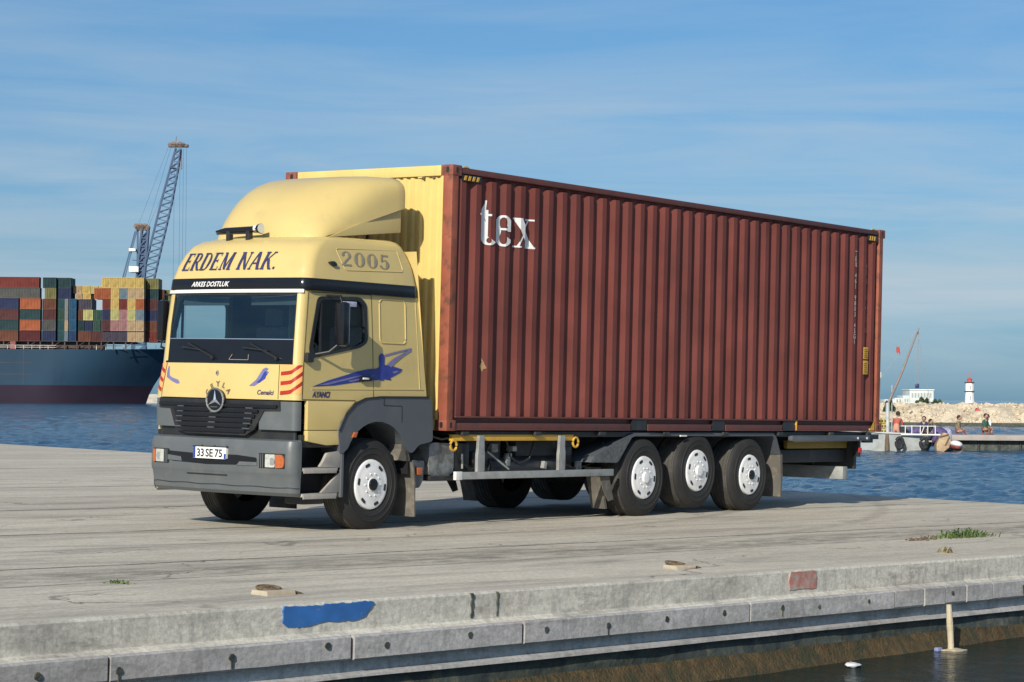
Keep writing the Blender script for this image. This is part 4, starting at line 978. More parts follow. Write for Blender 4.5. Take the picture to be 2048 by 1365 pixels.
# --- grey corner panels, black grille
for s in (-1, 1):
    bm = nb(); ql = sorted([s * q for q in (.60, .7, .8, .9, 1, 1.15, 1.3, 1.5, 1.7, 1.85, 2)])
    rows = loft(bm, LV, [1.03, 1.10, 1.2, 1.32], ql)
    obj('corner_panel', bm, M['grey'], tr)
bm = nb()
def onfront(off, T=LV):
    def f(u, z, d=0):      # u = offset from centre in metres towards the near side
        hw, r = lerp_lv(T, z, -1 if u > 0 else 1)[2:]; return cabP(T, z, -u / (hw - r), off + d)
    return f
f_ = onfront(.022)
def frontpoly(name, pts, m, off, parent=tr, T=LV, step=.08):
    bm = nb(); vs = [bm.verts.new((p[0], p[1], 0)) for p in pts]; bm.faces.new(vs)
    x0 = min(p[0] for p in pts); x1 = max(p[0] for p in pts); c = x0 + step
    while c < x1:
        bmesh.ops.bisect_plane(bm, geom=bm.verts[:] + bm.edges[:] + bm.faces[:], plane_co=(c, 0, 0), plane_no=(1, 0, 0), dist=1e-5); c += step
    r = bmesh.ops.extrude_face_region(bm, geom=bm.faces[:]); ne = {g for g in r['geom'] if isinstance(g, bmesh.types.BMVert)}
    for v in ne: v.co.z = 1
    f0 = onfront(0, T)
    for v in bm.verts:
        v.co = f0(v.co.x, v.co.y, off if v.co.z > .5 else off - .03)
    return obj(name, bm, m, parent)
gpts = [(-.90, 1.325), (.86, 1.325), (.865, 1.225), (.66, 1.22), (.54, 1.03), (.42, .965), (-.42, .965), (-.60, 1.00), (-.70, 1.22), (-.92, 1.225)]
gr = frontpoly('grille', gpts, M['black'], .014)
bm = nb()
for k in range(6):
    z = 1.275 - k * .052; wR = .84 if k < 1 else .60 - .035 * (k - 1) * 1.2; wL = .86 if k < 1 else .64 - .03 * k
    pr = [onfront(.034)(wR - (wR + wL) * i / 16, z - .008) for i in range(17)]
    for a, b in zip(pr, pr[1:]): bar(bm, a, b, .016, .030)
obj('grille_slats', bm, M['glossblack'], gr)
bm = nb()
for k in range(5):
    for u0 in (.50, -.48, .02): 
        z = 1.245 - k * .052; a = onfront(.055)(u0 + .05 - .01 * k, z); b = onfront(.055)(u0 - .045 - .01 * k, z); bar(bm, a, b, .004, .008)
obj('slat_clips', bm, M['darkgrey'], gr)
bm = nb()
tb = [onfront(.004)(u, z) for u, z in ((.9, .92), (-.9, .92))]
loft(bm, LV, [.90, 1.035], QL(-1.9, 1.9), -.05); obj('gap_panel', bm, M['black'], tr)
# star emblem: ring, hub disc and three rays
ec = onfront(.05)(.03, 1.315)
bm = nb()
tube(bm, [ec + V((0, -.118 * math.cos(a), .118 * math.sin(a))) for a in [2 * PI * i / 32 for i in range(33)]], .011, 8, False)
em = obj('round_emblem', bm, M['tank'], tr)
bm = nb(); tube(bm, [ec + V((.05, 0, 0)), ec + V((.0, 0, 0))], .113, 32); obj('emblem_disc', bm, M['glossblack'], em)
bm = nb()
for k in range(3):
    a = math.radians(90 + 120 * k); d = V((0, -math.cos(a), math.sin(a))); p = V((0, -math.sin(a), -math.cos(a)))
    tip = ec + d * .108 + V((-.006, 0, 0)); b1 = ec + p * .020 + V((-.004, 0, 0)); b2 = ec - p * .020 + V((-.004, 0, 0)); md = ec + V((-.022, 0, 0))
    vs = [bm.verts.new(q) for q in (tip, b1, b2, md)]; bm.faces.new([vs[0], vs[1], vs[3]]); bm.faces.new([vs[0], vs[3], vs[2]])
obj('emblem_star', bm, M['chrome'], em, smooth=0)

# --- bumper
BV = [(z, xf, .05, hn, .10, .08, hf, .14) for z, xf, hn, hf in ((.365, -2.35, 1.05, .99), (.40, -2.385, 1.065, 1.01), (.55, -2.405, 1.07, 1.02), (.60, -2.425, 1.075, 1.025), (.86, -2.425, 1.075, 1.025), (.92, -2.41, 1.07, 1.02), (.935, -2.37, 1.055, 1.0), (.937, -2.25, .96, .92))]
bm = nb(); loft(bm, BV, [.365, .385, .40, .475, .55, .585, .60, .70, .80, .86, .90, .92, .935, .937], QL(-2, 2))
# return along the sides
for s in (-1, 1):
    for (za, zb) in zip([.365, .40, .55, .60, .86, .92], [.40, .55, .60, .86, .92, .935]):
        a = cabP(BV, za, s * 2); b = cabP(BV, zb, s * 2)
        bm.faces.new([bm.verts.new(c) for c in (a, V((-2.235, a.y, za)), V((-2.235, b.y, zb)), b)])
bmesh.ops.remove_doubles(bm, verts=bm.verts[:], dist=1e-4)
bu = obj('bumper', bm, M['grey'], tr, smooth=25)
bm = nb(); rr = random.Random(2)
pr = [cabP(BV, .452 - .004 * math.sin(i), q, .0015) for i, q in enumerate(QL(-1.9, 1.9))]
for a, b in zip(pr, pr[1:]): bar(bm, a, b, .006, .007)
pr = [cabP(BV, .552, q, .002) for q in qs(-.22, .42, 6)]
for a, b in zip(pr, pr[1:]): bar(bm, a, b, .006, .014)
obj('bumper_gap', bm, M['black'], bu)
def bumppoly(name, pts, m, off, parent=bu): return frontpoly(name, pts, m, off, parent, BV, .08)
bumppoly('bumper_opening', smooth_poly([(-.66, .775), (-.30, .765), (.36, .765), (.62, .745), (.62, .675), (.42, .665), (-.05, .655), (-.36, .665), (-.60, .67)], .02), M['glossblack'], .003)
bumppoly('air_slot', [(-.68, .735), (-.45, .72), (-.43, .675), (-.66, .68)], M['grey'], .010)
bumppoly('air_slot', [(.40, .70), (.63, .70), (.63, .665), (.36, .66)], M['grey'], .010)
for s, (a, b, c) in ((1, (.645, .74, .905)), (-1, (.645, .72, .905))):
    f0 = lambda u: s * u
    bumppoly('lamp_recess', smooth_poly([(f0(a), .795), (f0(c + .09), .795), (f0(c + .09), .645), (f0(a), .645)][::s], .012), M['black'], .004)
    hl = bumppoly('headlight', smooth_poly([(f0(b), .785), (f0(c - .045), .785), (f0(c - .045), .655), (f0(b), .655)][::s], .01), M['lens'], .016, tr)
    bumppoly('indicator', smooth_poly([(f0(c - .038), .785), (f0(c + .045), .785), (f0(c + .085), .72), (f0(c + .06), .655), (f0(c - .038), .648)][::s], .02), M['amber'], .018)
    bm = nb()
    for i in range(3): bar(bm, onfront(.018, BV)(s * (a + .02 + i * .024), .65), onfront(.018, BV)(s * (a + .02 + i * .024), .785), .008)
    obj('lamp_grille', bm, M['grey'], bu)
    bm = nb(); p_ = onfront(.012, BV)(s * (b + .085), .715); lathe_y(bm, [(0, .0), (0, .04)], 16)
    for v in bm.verts: v.co = V((p_.x - .006, p_.y + v.co.x, p_.z + v.co.z))
    obj('lamp_reflector', bm, M['chrome'], hl)
bm = nb()
for u in (.13, -.05, -.22): 
    p_ = onfront(.002, BV)(-u, .842); tube(bm, [p_ + V((.01, 0, 0)), p_ + V((-.004, 0, 0))], .011, 10)
p_ = onfront(.002, BV)(.92, .868); 
obj('bumper_bolts', bm, M['black'], bu)
# number plate
def zcuts(bmt, z, T):
    for zc in [r[0] for r in T] + [2.65, 2.78, 2.885, 2.96]:
        bmesh.ops.bisect_plane(bmt, geom=bmt.verts[:] + bmt.edges[:] + bmt.faces[:], plane_co=(0, zc - z, 0), plane_no=(0, 1, 0), dist=1e-5)
def frame_text(bmt, u, z, off, T=BV, m=None, parent=None, name='lettering', center=False, sh=0):
    """text bmesh (x right, y up) placed on the front; reader faces the truck, so right = near side"""
    xs_ = [v.co.x for v in bmt.verts]; w = max(xs_); 
    st_ = .05; c = st_
    while c < w: bmesh.ops.bisect_plane(bmt, geom=bmt.verts[:] + bmt.edges[:] + bmt.faces[:], plane_co=(c, 0, 0), plane_no=(1, 0, 0), dist=1e-5); c += st_
    zcuts(bmt, z, T)
    f0 = onfront(off, T)
    for v in bmt.verts: v.co = f0(u + v.co.x - (w / 2 if center else 0), z + v.co.y, v.co.z)
    return obj(name, bmt, m, parent, smooth=0)
pl = bumppoly('number_plate', smooth_poly([(-.235, .835), (.235, .835), (.235, .715), (-.235, .715)], .01), M['plate'], .030, tr)
bumppoly('plate_blue_band', [(-.233, .833), (-.20, .833), (-.20, .717), (-.233, .717)], M['plateblue'], .0315, pl)
bumppoly('plate_blue_band', [(.205, .77), (.233, .77), (.233, .717), (.205, .717)], M['plateblue'], .0315, pl)
bumppoly('plate_frame', [(-.242, .842), (.242, .842), (.242, .833), (-.242, .833)], M['black'], .033, pl)
frame_text(text_bm('33', .078, bold=.02), -.175, .735, .033, m=M['black'], parent=pl)
frame_text(text_bm('SE', .078, bold=.02), -.05, .735, .033, m=M['black'], parent=pl)
frame_text(text_bm('75', .078, bold=.02), .08, .735, .033, m=M['black'], parent=pl)

# --- lettering and decals on the front
frame_text(SF.word('ERDEM NAK.', 1.36, .185, shear=.22, T=.21), -.73, 2.665, .009, T=RV, m=M['navy'], parent=tr)
frame_text(text_bm('ARKES DOSTLUK', .050, shear=.35, bold=.02, xscale=1.0), -.50, 2.492, .006, T=RV, m=M['whiteletter'], parent=tr)
frame_text(text_bm('Cemalci', .046, shear=.2, bold=.02), .555, 1.385, .006, T=LV, m=M['navy'], parent=fp)
for k, ch in enumerate('CEYLA'):
    a = math.radians(152 - k * 29); b = text_bm(ch, .050, bold=.05); w = max(v.co.x for v in b.verts)
    for v in b.verts:
        x, y = v.co.x - w / 2, v.co.y; ph = a - PI / 2; v.co.x = .150 * math.cos(a) + x * math.cos(ph) - y * math.sin(ph); v.co.y = .150 * math.sin(a) + x * math.sin(ph) + y * math.cos(ph)
    f0 = onfront(.004)
    for v in b.verts: v.co = f0(.03 + v.co.x, 1.31 + v.co.y)
    obj('lettering', b, M['rust'], fp, smooth=0)
bm = nb(); bp = [(0 + .022 * math.cos(a), .0 + .028 * math.sin(a)) for a in [2 * PI * i / 14 for i in range(14)]]
frontpoly('bonnet_badge', [(u, 1.595 + z) for u, z in bp], M['greyletter'], .006, fp)
frontpoly('bonnet_badge', [(u * .45 - .004, 1.595 + z * .4) for u, z in bp], M['navy'], .008, fp)
# winged motif, left and right of the badge
wing = [(-.19, -.075), (-.10, -.01), (-.06, .045), (-.02, .10), (.02, .115), (.055, .10), (.03, .085), (.06, .065), (.03, .045), (.015, .0), (-.04, -.03), (-.12, -.075)]
frontpoly('wing_decal', [(.635 + u, 1.545 + z) for u, z in wing], M['lilac'], .0035, fp)
frontpoly('wing_decal', [(.635 + u * .55 + .01, 1.55 + z * .62) for u, z in wing], M['blue'], .0045, fp)
frontpoly('wing_decal', [(-.78, 1.66), (-.765, 1.65), (-.755, 1.56), (-.70, 1.535), (-.60, 1.515), (-.57, 1.48), (-.62, 1.475), (-.72, 1.505), (-.80, 1.54), (-.80, 1.60)], M['lilac'], .0035, fp)
# hazard stripes on both corners
for s in (-1, 1):
    H_ = M['orangefield']
    bm = nb(); ql = sorted([s * q for q in ((.86, .93, 1, 1.15, 1.3, 1.5, 1.7, 1.85, 1.96) if s < 0 else (1.0, 1.15, 1.3, 1.5, 1.7, 1.85, 1.96))])
    loft(bm, LV, [1.40, 1.5, 1.6, 1.69], ql, .003); hp = obj('hazard_panel', bm, H_, tr, label='orange and red striped corner panel')
    bm = nb()
    for k in range(3):
        z0 = 1.385 + .098 * k
        P0 = []
        for i in range(13):
            t = i / 12; q = (.87 + t * 1.08) if s < 0 else (1.02 + t * .93); zl = min(z0 + t * .105, 1.685); row = []
            P0.append((bm.verts.new(cabP(LV, zl, s * q, .0045)), bm.verts.new(cabP(LV, min(zl + .040, 1.69), s * q, .0045))))
        for a, b in zip(P0, P0[1:]): bm.faces.new([a[0], b[0], b[1], a[1]])
    obj('hazard_stripes', bm, M['redstripe'], hp, smooth=0)
    bm = nb(); pr = [cabP(LV, z, s * (.845 if s < 0 else .99), .001) for z in (1.345, 1.45, 1.55, 1.69)]
    for a, b in zip(pr, pr[1:]): bar(bm, a, b, .006, .006)
    obj('front_gap', bm, M['darkline'], fp)

# --- decals on the near side
def sidepoly(name, pts, m, off, parent=tr, T=LV, s=-1):
    bm = nb(); surf_poly(bm, pts, None)
    for v in bm.verts: v.co = V((v.co.x, YC + s * (lerp_lv(T, v.co.y, s)[2] + off), v.co.y))
    return obj(name, bm, m, parent, smooth=0)
def sidetext(bmt, x, z, m, off=.004, T=LV, parent=tr):
    zcuts(bmt, z, T)
    for v in bmt.verts:
        zz = z + v.co.y; v.co = V((x + v.co.x, YC - lerp_lv(T, zz)[2] - off - v.co.z, zz))
    return obj('lettering', bmt, m, parent, smooth=0)
sw = sidepoly('swoosh_decal', [(-2.09, 1.478), (-1.85, 1.545), (-1.60, 1.60), (-1.40, 1.645), (-1.22, 1.675), (-1.08, 1.685), (-1.00, 1.72), (-.92, 1.725), (-.80, 1.71), (-.66, 1.685), (-.69, 1.655), (-.80, 1.61), (-.86, 1.59), (-.84, 1.565), (-.98, 1.575), (-1.10, 1.56), (-1.25, 1.545), (-1.45, 1.53), (-1.75, 1.495)], M['blue'], .003)
sidepoly('swoosh_decal', [(-1.03, 1.56), (-.965, 1.56), (-.955, 1.82), (-.985, 1.845), (-1.02, 1.84), (-1.05, 1.81), (-1.02, 1.79)], M['blue'], .0042)
sidepoly('swoosh_decal', [(-.955, 1.835), (-.52, 1.915), (-.50, 1.905), (-.95, 1.815)], M['lilac'], .0046)
sidepoly('swoosh_decal', [(-.92, 1.73), (-.80, 1.80), (-.55, 1.895), (-.50, 1.89), (-.64, 1.83), (-.80, 1.745), (-.85, 1.70)], M['lilac'], .0052)
sidepoly('swoosh_decal', [(-2.0, 1.495), (-1.50, 1.585), (-1.30, 1.61), (-1.50, 1.565), (-1.85, 1.50)], M['lilac'], .0056)
sidepoly('swoosh_decal', [(-1.55, 1.545), (-1.20, 1.60), (-1.10, 1.62), (-1.20, 1.585), (-1.50, 1.535)], M['lilac'], .0060)
sidepoly('swoosh_decal', [(-.84, 1.655), (-.76, 1.67), (-.72, 1.66), (-.80, 1.635)], M['lilac'], .0064)
sidetext(text_bm('AYANCI', .058, shear=.25, bold=.04, xscale=.85), -2.09, 1.372, M['navy'])
sidetext(SF.word('2005', .80, .150, shear=.18, T=.20), -1.66, 2.735, M['greyletter'], T=RV, off=.005)

# --- visor band and high roof
RQ = QL(-2, 2)
def roofring(z):
    """closed outline of the high roof at height z, near rear corner -> front -> far rear corner"""
    xf, bu_, hwn, r = lerp_lv(RV, z); hwf = lerp_lv(RV, z, 1)[2]; xr = BX(min(z, 2.99)) ; rr_ = .10 + max(0, z - 2.8) * .55
    P = [cabP(RV, z, q) for q in RQ]
    def back(s):
        out = []
        for i in range(6):
            hw = hwn if s < 0 else hwf
            t = PI / 2 * i / 5; out.append(V((xr - rr_ + rr_ * math.sin(t), YC + s * (hw - rr_ + rr_ * math.cos(t)), z)))
        return out
    near = [V((xf + bu_ + r + (xr - rr_ - (xf + bu_ + r)) * t, YC - hwn, z)) for t in (.85, .5, .15)]
    far = [V((xf + bu_ + r + (xr - rr_ - (xf + bu_ + r)) * t, YC + hwf, z)) for t in (.15, .5, .85)]
    return back(-1)[::-1] + near + P + far + back(1)
def rooflevels(bm, zs, cap=False):
    rows = [[bm.verts.new(p) for p in roofring(z)] for z in zs]
    for a, b in zip(rows, rows[1:]):
        for i in range(len(a)): bm.faces.new([a[i], a[(i + 1) % len(a)], b[(i + 1) % len(a)], b[i]])
    if cap: bm.faces.new(rows[-1])
    return rows
bm = nb(); rooflevels(bm, [2.452, 2.475, 2.565, 2.575]); vb_ = obj('visor_band', bm, M['glossblack'], tr)
bm = nb(); rooflevels(bm, [2.578, 2.59, 2.65, 2.72, 2.78, 2.84, 2.885, 2.93, 2.96, 2.985, 3.005, 3.02, 3.033, 3.04], True)
for v in bm.verts: v.co.z += (v.co.x + 1.7) * .02 * max(0, (v.co.z - 2.9) / .14)
rf = obj('high_roof', bm, M['yellow'], tr, smooth=40)
bm = nb(); rr_ = smooth_poly([(-1.70, 2.905), (-.70, 2.945), (-.655, 2.72), (-1.60, 2.685)], .04)
RY = lambda z: YC - lerp_lv(RV, z)[2] - .001
pr = [V((x, RY(z), z)) for x, z in rr_]; pr.append(pr[0]); tube(bm, pr, .006, 6, False); obj('roof_bead', bm, M['yellow'], rf)
bm = nb(); prism(bm, smooth_poly([(-1.86, 2.755), (-1.79, 2.77), (-1.74, 2.735), (-1.76, 2.715), (-1.83, 2.725)], .015), 'y', RY(2.74) - .03, RY(2.74) + .03, .006); obj('roof_marker', bm, M['black'], rf)
# horn on the roof front
hx = -2.0
bm = nb(); tube(bm, [(hx, 1.58, 3.085), (hx, 1.45, 3.095), (hx, 1.05, 3.10), (hx, .98, 3.105), (hx, .94, 3.105)], [.012, .030, .034, .045, .055], 12)
hn = obj('air_horn', bm, M['glossblack'], tr)
bm = nb(); tube(bm, [(hx, 1.02, 3.105), (hx, .935, 3.107)], [.04, .050], 14); obj('horn_bell', bm, M['trimwhite'], hn)
bm = nb(); box(bm, hx - .03, hx + .03, 1.36, 1.41, 2.98, 3.085, .005); box(bm, hx - .03, hx + .03, 1.08, 1.13, 2.98, 3.085, .005); tube(bm, [(hx - .02, 1.55, 3.06), (hx - .02, 1.10, 3.06)], .010, 6); obj('horn_bracket', bm, M['black'], hn)

# --- wind deflector
DC = 1.10
DP = [(-1.84, 3.0), (-1.83, 3.09), (-1.81, 3.155), (-1.77, 3.245), (-1.70, 3.35), (-1.60, 3.46), (-1.47, 3.56), (-1.30, 3.65), (-1.10, 3.71), (-.90, 3.743), (-.75, 3.755), (-.5, 3.758), (-.4, 3.758)]
def dprof(x):
    for a, b in zip(DP, DP[1:]):
        if x <= b[0]: return a[1] + (b[1] - a[1]) * (x - a[0]) / (b[0] - a[0])
    return DP[-1][1]
def dwid(x):
    t = max(0., min(1., (x + 1.84) / 1.36)); return .715 + .13 * t ** .7
def dring(x):
    h = dprof(x); w = dwid(x); out = []
    t = max(0., (x + 1.70) / 1.22); zb = 2.99 + (.06 + .37 * t ** 1.1 if t > 0 else .06 * max(0, (x + 1.84) / .14))
    tt = max(0., min(1., (x + 1.84) / 1.36)); n_ = 36; ex = 4.2 + 3.5 * tt; ez = 3.6 + 3.2 * tt
    for i in range(n_ + 1):
        a = PI * i / n_; c, s = math.cos(a), math.sin(a)
        e1, e2 = (ex, ez) if c <= 0 else (1.9 + 5.5 * tt ** 1.7, 1.6 + 4.5 * tt ** 1.7)     # softer shoulder on the driver's side
        out.append((-w * (1 if c > 0 else -1) * abs(c) ** (2 / e1), zb + (h - zb) * abs(s) ** (2 / e2)))
    return out
bm = nb(); rows = []
dx = [-1.84, -1.83, -1.82, -1.80, -1.76, -1.72, -1.67, -1.62, -1.52, -1.40, -1.26, -1.10, -.92, -.74, -.60, -.52, -.49, -.48]
for x in dx:
    row = []
    for (y, z) in dring(x):
        k = abs(y) / .85; xx = x + (.16 * k ** 3.0) * max(0, (-1.0 - x) / .84)
        if x >= -.50: z = z - (x + .52) * .5; y *= 1 - (x + .52) * .3
        row.append(bm.verts.new((xx, DC + y, z)))
    rows.append(row)
for a, b in zip(rows, rows[1:]):
    for i in range(len(a) - 1): bm.faces.new([a[i], a[i + 1], b[i + 1], b[i]])
df = obj('wind_deflector', bm, M['yellow'], tr, smooth=50)
for s in (-1, 1):
    bm = nb(); yy = DC + s * .80
    prism(bm, [(-1.66, 3.03), (-.50, 3.155), (-.50, 3.44), (-.80, 3.34), (-1.3, 3.16)], 'y', yy, yy - s * .02, .003)
    obj('deflector_skirt', bm, M['yellow'], df)
bm = nb()
for y in (.6, 1.14, 1.7): bar(bm, (-.7, y, 3.03), (-.6, y, 3.6), .03)
obj('deflector_strut', bm, M['black'], df)

# --- wipers
for u0, u1 in ((.36, .0), (-.36, -.72)):
    pass
for (ua, za, ub, zb_) in ((.46, 1.895, .82, 1.745), (-.44, 1.895, -.04, 1.745)):
    bm = nb(); A = onfront(.03)(ua, za); B = onfront(.03)(ub, zb_); bar(bm, A, B, .014, .012)
    C = onfront(.04)(ua - .10, 1.86); D = onfront(.04)(ub - .03, 1.775); bar(bm, onfront(.03)(ua - .02, 1.905), onfront(.035)(ub - .02, 1.77), .008)
    bar(bm, C, onfront(.035)(ua + .22, 1.83), .012); tube(bm, [onfront(.0)(ub - .02, 1.755), onfront(.045)(ub - .02, 1.755)], .018, 10)
    obj('wiper', bm, M['black'], wb)
bm = nb()
for a, b in (((.16, 1.735), (.42, 1.735)), ((.16, 1.735), (.20, 1.79)), ((.42, 1.735), (.42, 1.79))): bar(bm, onfront(.012)(*a), onfront(.012)(*b), .006)
obj('access_flap_edge', bm, M['greyletter'], wb)

# --- mirrors
def mirror(s, x, y, z, h, name='mirror', hw=.11):
    bm = nb(); box(bm, x - .055, x + .045, y - hw, y + hw, z - h / 2, z + h / 2, .035); mo = obj(name, bm, M['glossblack'], tr)
    bm = nb(); box(bm, x + .046, x + .051, y - hw + .015, y + hw - .015, z - h / 2 + .03, z + h / 2 - .03); obj('mirror_glass', bm, M['chrome'], mo)
    bm = nb(); yw = YC + s * (1.03 if s < 0 else .93)
    tube(bm, [(x + .0, yw, 2.41), (x - .01, y + -s * .02, z + h / 2 + .06), (x, y, z + h / 2 - .05)], .013, 8); tube(bm, [(-2.06, yw, 1.80), (x - .10, y - s * .08, z - h / 2 - .06), (x, y, z - h / 2 + .05)], .013, 8)
    obj('mirror_arm', bm, M['black'], mo); return mo
mirror(-1, -1.86, -.09, 2.12, .45, hw=.07)
mirror(1, -2.14, 2.19, 2.14, .44, hw=.05)
bm = nb(); box(bm, -1.62, -1.40, sideY(2.36) - .003, sideY(2.36) + .004, 2.315, 2.368, .002)
M['sticker'] = mat('pearly_sticker', (.45, .45, .60), .4, var=.6, vscale=14)
o = obj('window_sticker', bm, M['sticker'], tr)
# corner mirror block at the foot of the pillar
bm = nb(); box(bm, -2.22, -2.12, .04, .10, 1.72, 1.82, .02); obj('pillar_cap', bm, M['black'], tr)

# --- cab interior (seen through the glass)
bm = nb()
box(bm, -2.20, -1.75, .16, 2.02, 1.70, 1.80, .03); prism(bm, [(-1.9, 1.74), (-1.65, 1.80), (-1.60, 1.74), (-1.7, 1.45), (-2.1, 1.45)], 'y', .2, 1.98)
obj('dashboard', bm, M['interior'], tr)
bm = nb(); box(bm, -2.1, -.46, .16, 2.04, 2.425, 2.445); box(bm, -2.1, -.40, .16, 2.04, 1.10, 1.14); box(bm, -.52, -.49, .16, 2.04, 1.12, 2.44)
for s in (-1, 1):
    yy = YC + s * (1.0 if s < 0 else .90)
    prism(bm, [(-1.22, 1.12), (-1.23, 2.43), (-.50, 2.43), (-.48, 1.12)], 'y', yy, yy - s * .01)
    prism(bm, [(-2.10, 1.12), (-2.10, 1.76), (-1.22, 1.90), (-1.22, 1.12)], 'y', yy, yy - s * .01)
obj('cab_lining', bm, M['interior'], tr)
for y in (.55, 1.62):
    bm = nb(); box(bm, -1.50, -.98, y - .25, y + .25, 1.42, 1.58, .05); box(bm, -1.06, -.90, y - .25, y + .25, 1.55, 2.12, .05); box(bm, -1.04, -.92, y - .14, y + .14, 2.13, 2.32, .04)
    obj('seat', bm, M['seat'], tr)
bm = nb(); tube(bm, [(-1.78 + .12 * math.sin(a) * .8, .55 + .22 * math.cos(a), 1.83 + .17 * math.sin(a) * .7) for a in [2 * PI * i / 24 for i in range(25)]], .013, 8, False); obj('steering_wheel', bm, M['black'], tr)
bm = nb()
for y in (.58, 1.55): box(bm, -2.15, -2.13, y - .33, y + .33, 2.30, 2.415, .01)
obj('sun_visor', bm, M['interior'], tr)
bm = nb(); pts = []
for i in range(19):       # folded curtain behind the pillar
    pts.append((-1.2 + .03 * math.sin(i * 1.9), 1.03 + i * .012))
prism(bm, pts + [(p[0] + .01, p[1]) for p in pts[::-1]], 'z', 1.75, 2.4)
M['curtain'] = mat('pale_curtain', (.35, .38, .34), .9, var=.2, vscale=20)
obj('curtain', bm, M['curtain'], tr)
bm = nb(); bmesh.ops.create_icosphere(bm, subdivisions=2, radius=.09, matrix=Matrix.Translation((-2.03, 1.85, 1.84)) @ Matrix.Diagonal((1, 1.6, .7, 1)))
M['toy'] = mat('straw_cushion', (.42, .36, .18), .9, var=.3, vscale=20); obj('dashboard_cushion', bm, M['toy'], tr)

# --- wheels: tyre, rim with dished white cap and hand holes
def make_wheel(name, loc, rad=.482, wid=.28, dish=.0, hub='black', face=-1):
    """wheel whose outer face looks towards -y (face=-1) or +y"""
    t = bpy.data.objects.new(name, None)
    c = V(loc)
    bm = nb(); f = face; r0 = .262
    pr = [(0, r0 + .002), (-.012, r0 + .02), (-.022, r0 + .058), (-.027, r0 + .062), (-.027, r0 + .070), (-.023, r0 + .074), (-.024, r0 + .115), (-.029, r0 + .120), (-.028, r0 + .128), (-.022, r0 + .132), (-.012, rad - .055), (.006, rad - .022), (.022, rad - .006), (.05, rad)]
    w = wid
    back = [(w - .05, rad), (w - .022, rad - .006), (w - .0, rad - .03), (w + .012, rad - .10), (w, r0)]
    def mapy(y): return -f * (y)
    lathe_y(bm, [(mapy(y), r) for y, r in pr], 64, (0, 0, 0), 0)
    n0 = [(.05, rad)]
    g = []
    for k in range(5):
        a = .05 + (w - .10) * (k + .18) / 5; b = .05 + (w - .10) * (k + .82) / 5
        g += [(a, rad), (a + .004, rad - .010), (a + .012, rad - .010), (a + .016, rad)]
    lathe_y(bm, [(mapy(y), r) for y, r in n0 + g + [(w - .05, rad)]], 64, (0, 0, 0), 1)
    lathe_y(bm, [(mapy(y), r) for y, r in back], 64, (0, 0, 0), 0)
    # flatten slightly where it stands
    for v in bm.verts:
        if v.co.z < -rad + .012: v.co.z = -rad + .012
    bmesh.ops.translate(bm, verts=bm.verts[:], vec=c)
    wh = obj(name, bm, [M['rubber'], M['tread']], tr, smooth=35)
    bm = nb()
    cap = [(.004, r0 + .004), (-.020, r0 - .004), (-.026, r0 - .018), (-.026, r0 - .040), (-.027, r0 - .070), (-.032, r0 - .095), (-.035 + dish, r0 - .13), (-.036 + dish, .075), (-.042 + dish, .07), (-.044 + dish, 0)]
    lathe_y(bm, [(mapy(y), r) for y, r in cap], 56)
    lathe_y(bm, [(mapy(.06), 0), (mapy(.06), r0), (mapy(.0), r0)], 40)
    bmesh.ops.translate(bm, verts=bm.verts[:], vec=c)
    rim = obj('rim', bm, M['white'], wh, smooth=40)
    for k in range(6):
        bm = nb()
        a = 2 * PI * (k + .5 * (loc[0] * 3 % 1)) / 6
        R3 = Matrix.Rotation(-a, 4, 'Y')
        pts = round_rect(-.036, .036, .196, .228, .013)
        q0 = [bm.verts.new(R3 @ V((x, mapy(-.0235), z))) for x, z in pts]
        bm.faces.new(q0)
        bmesh.ops.translate(bm, verts=bm.verts[:], vec=c + V((0, f * .004, 0)))
        r = bmesh.ops.extrude_face_region(bm, geom=bm.faces[:]); bmesh.ops.translate(bm, verts=[g_ for g_ in r['geom'] if isinstance(g_, bmesh.types.BMVert)], vec=(0, f * .004, 0))
        obj('hand_hole', bm, M['black'], wh)
    bm = nb()
    for k in range(10):
        a = 2 * PI * k / 10; p = c + V((.118 * math.cos(a), mapy(-.034 + dish), .118 * math.sin(a)))
        tube(bm, [p, p + V((0, f * .010, 0))], .009, 6)
    obj('wheel_nuts', bm, M['white'], wh)
    bm = nb()
    lathe_y(bm, [(c.y * 0 + mapy(-.03 + dish), .066), (mapy(-.058 + dish), .062), (mapy(-.062 + dish), 0)], 20, (0, 0, 0))
    for v in bm.verts: v.co += c
    obj('hub', bm, M[hub] if hub != 'white' else M['white'], wh)
    return wh
FX, R1, R2, R3_ = -1.10, 3.95, 5.17, 6.46
WR = .482
make_wheel('front_wheel', (FX, .13, WR - .012), hub='glossblack')
make_wheel('front_wheel', (FX, 2.17, WR - .012), face=1)
for x, dz, hb in ((R1, 0, 'white'), (R2, .07, 'white'), (R3_, 0, 'glossblack')):
    make_wheel('rear_wheel', (x, .045, WR - .012 + dz), wid=.36, hub=hb)
    make_wheel('rear_wheel', (x, 2.39, WR - .012 + dz), wid=.36, hub=hb, face=1)
    bm = nb(); tube(bm, [(x, .35, WR + dz), (x, .9, WR + dz), (x, 1.0, WR + dz), (x, 1.22, WR + dz), (x, 1.44, WR + dz), (x, 1.54, WR + dz), (x, 2.1, WR + dz)], [.07, .07, .12, .17, .12, .07, .07], 16)
    obj('axle', bm, M['chassis'], tr)
bm = nb(); bar(bm, (FX, .4, .44), (FX, 1.95, .44), .12, .14); obj('axle', bm, M['chassis'], tr)

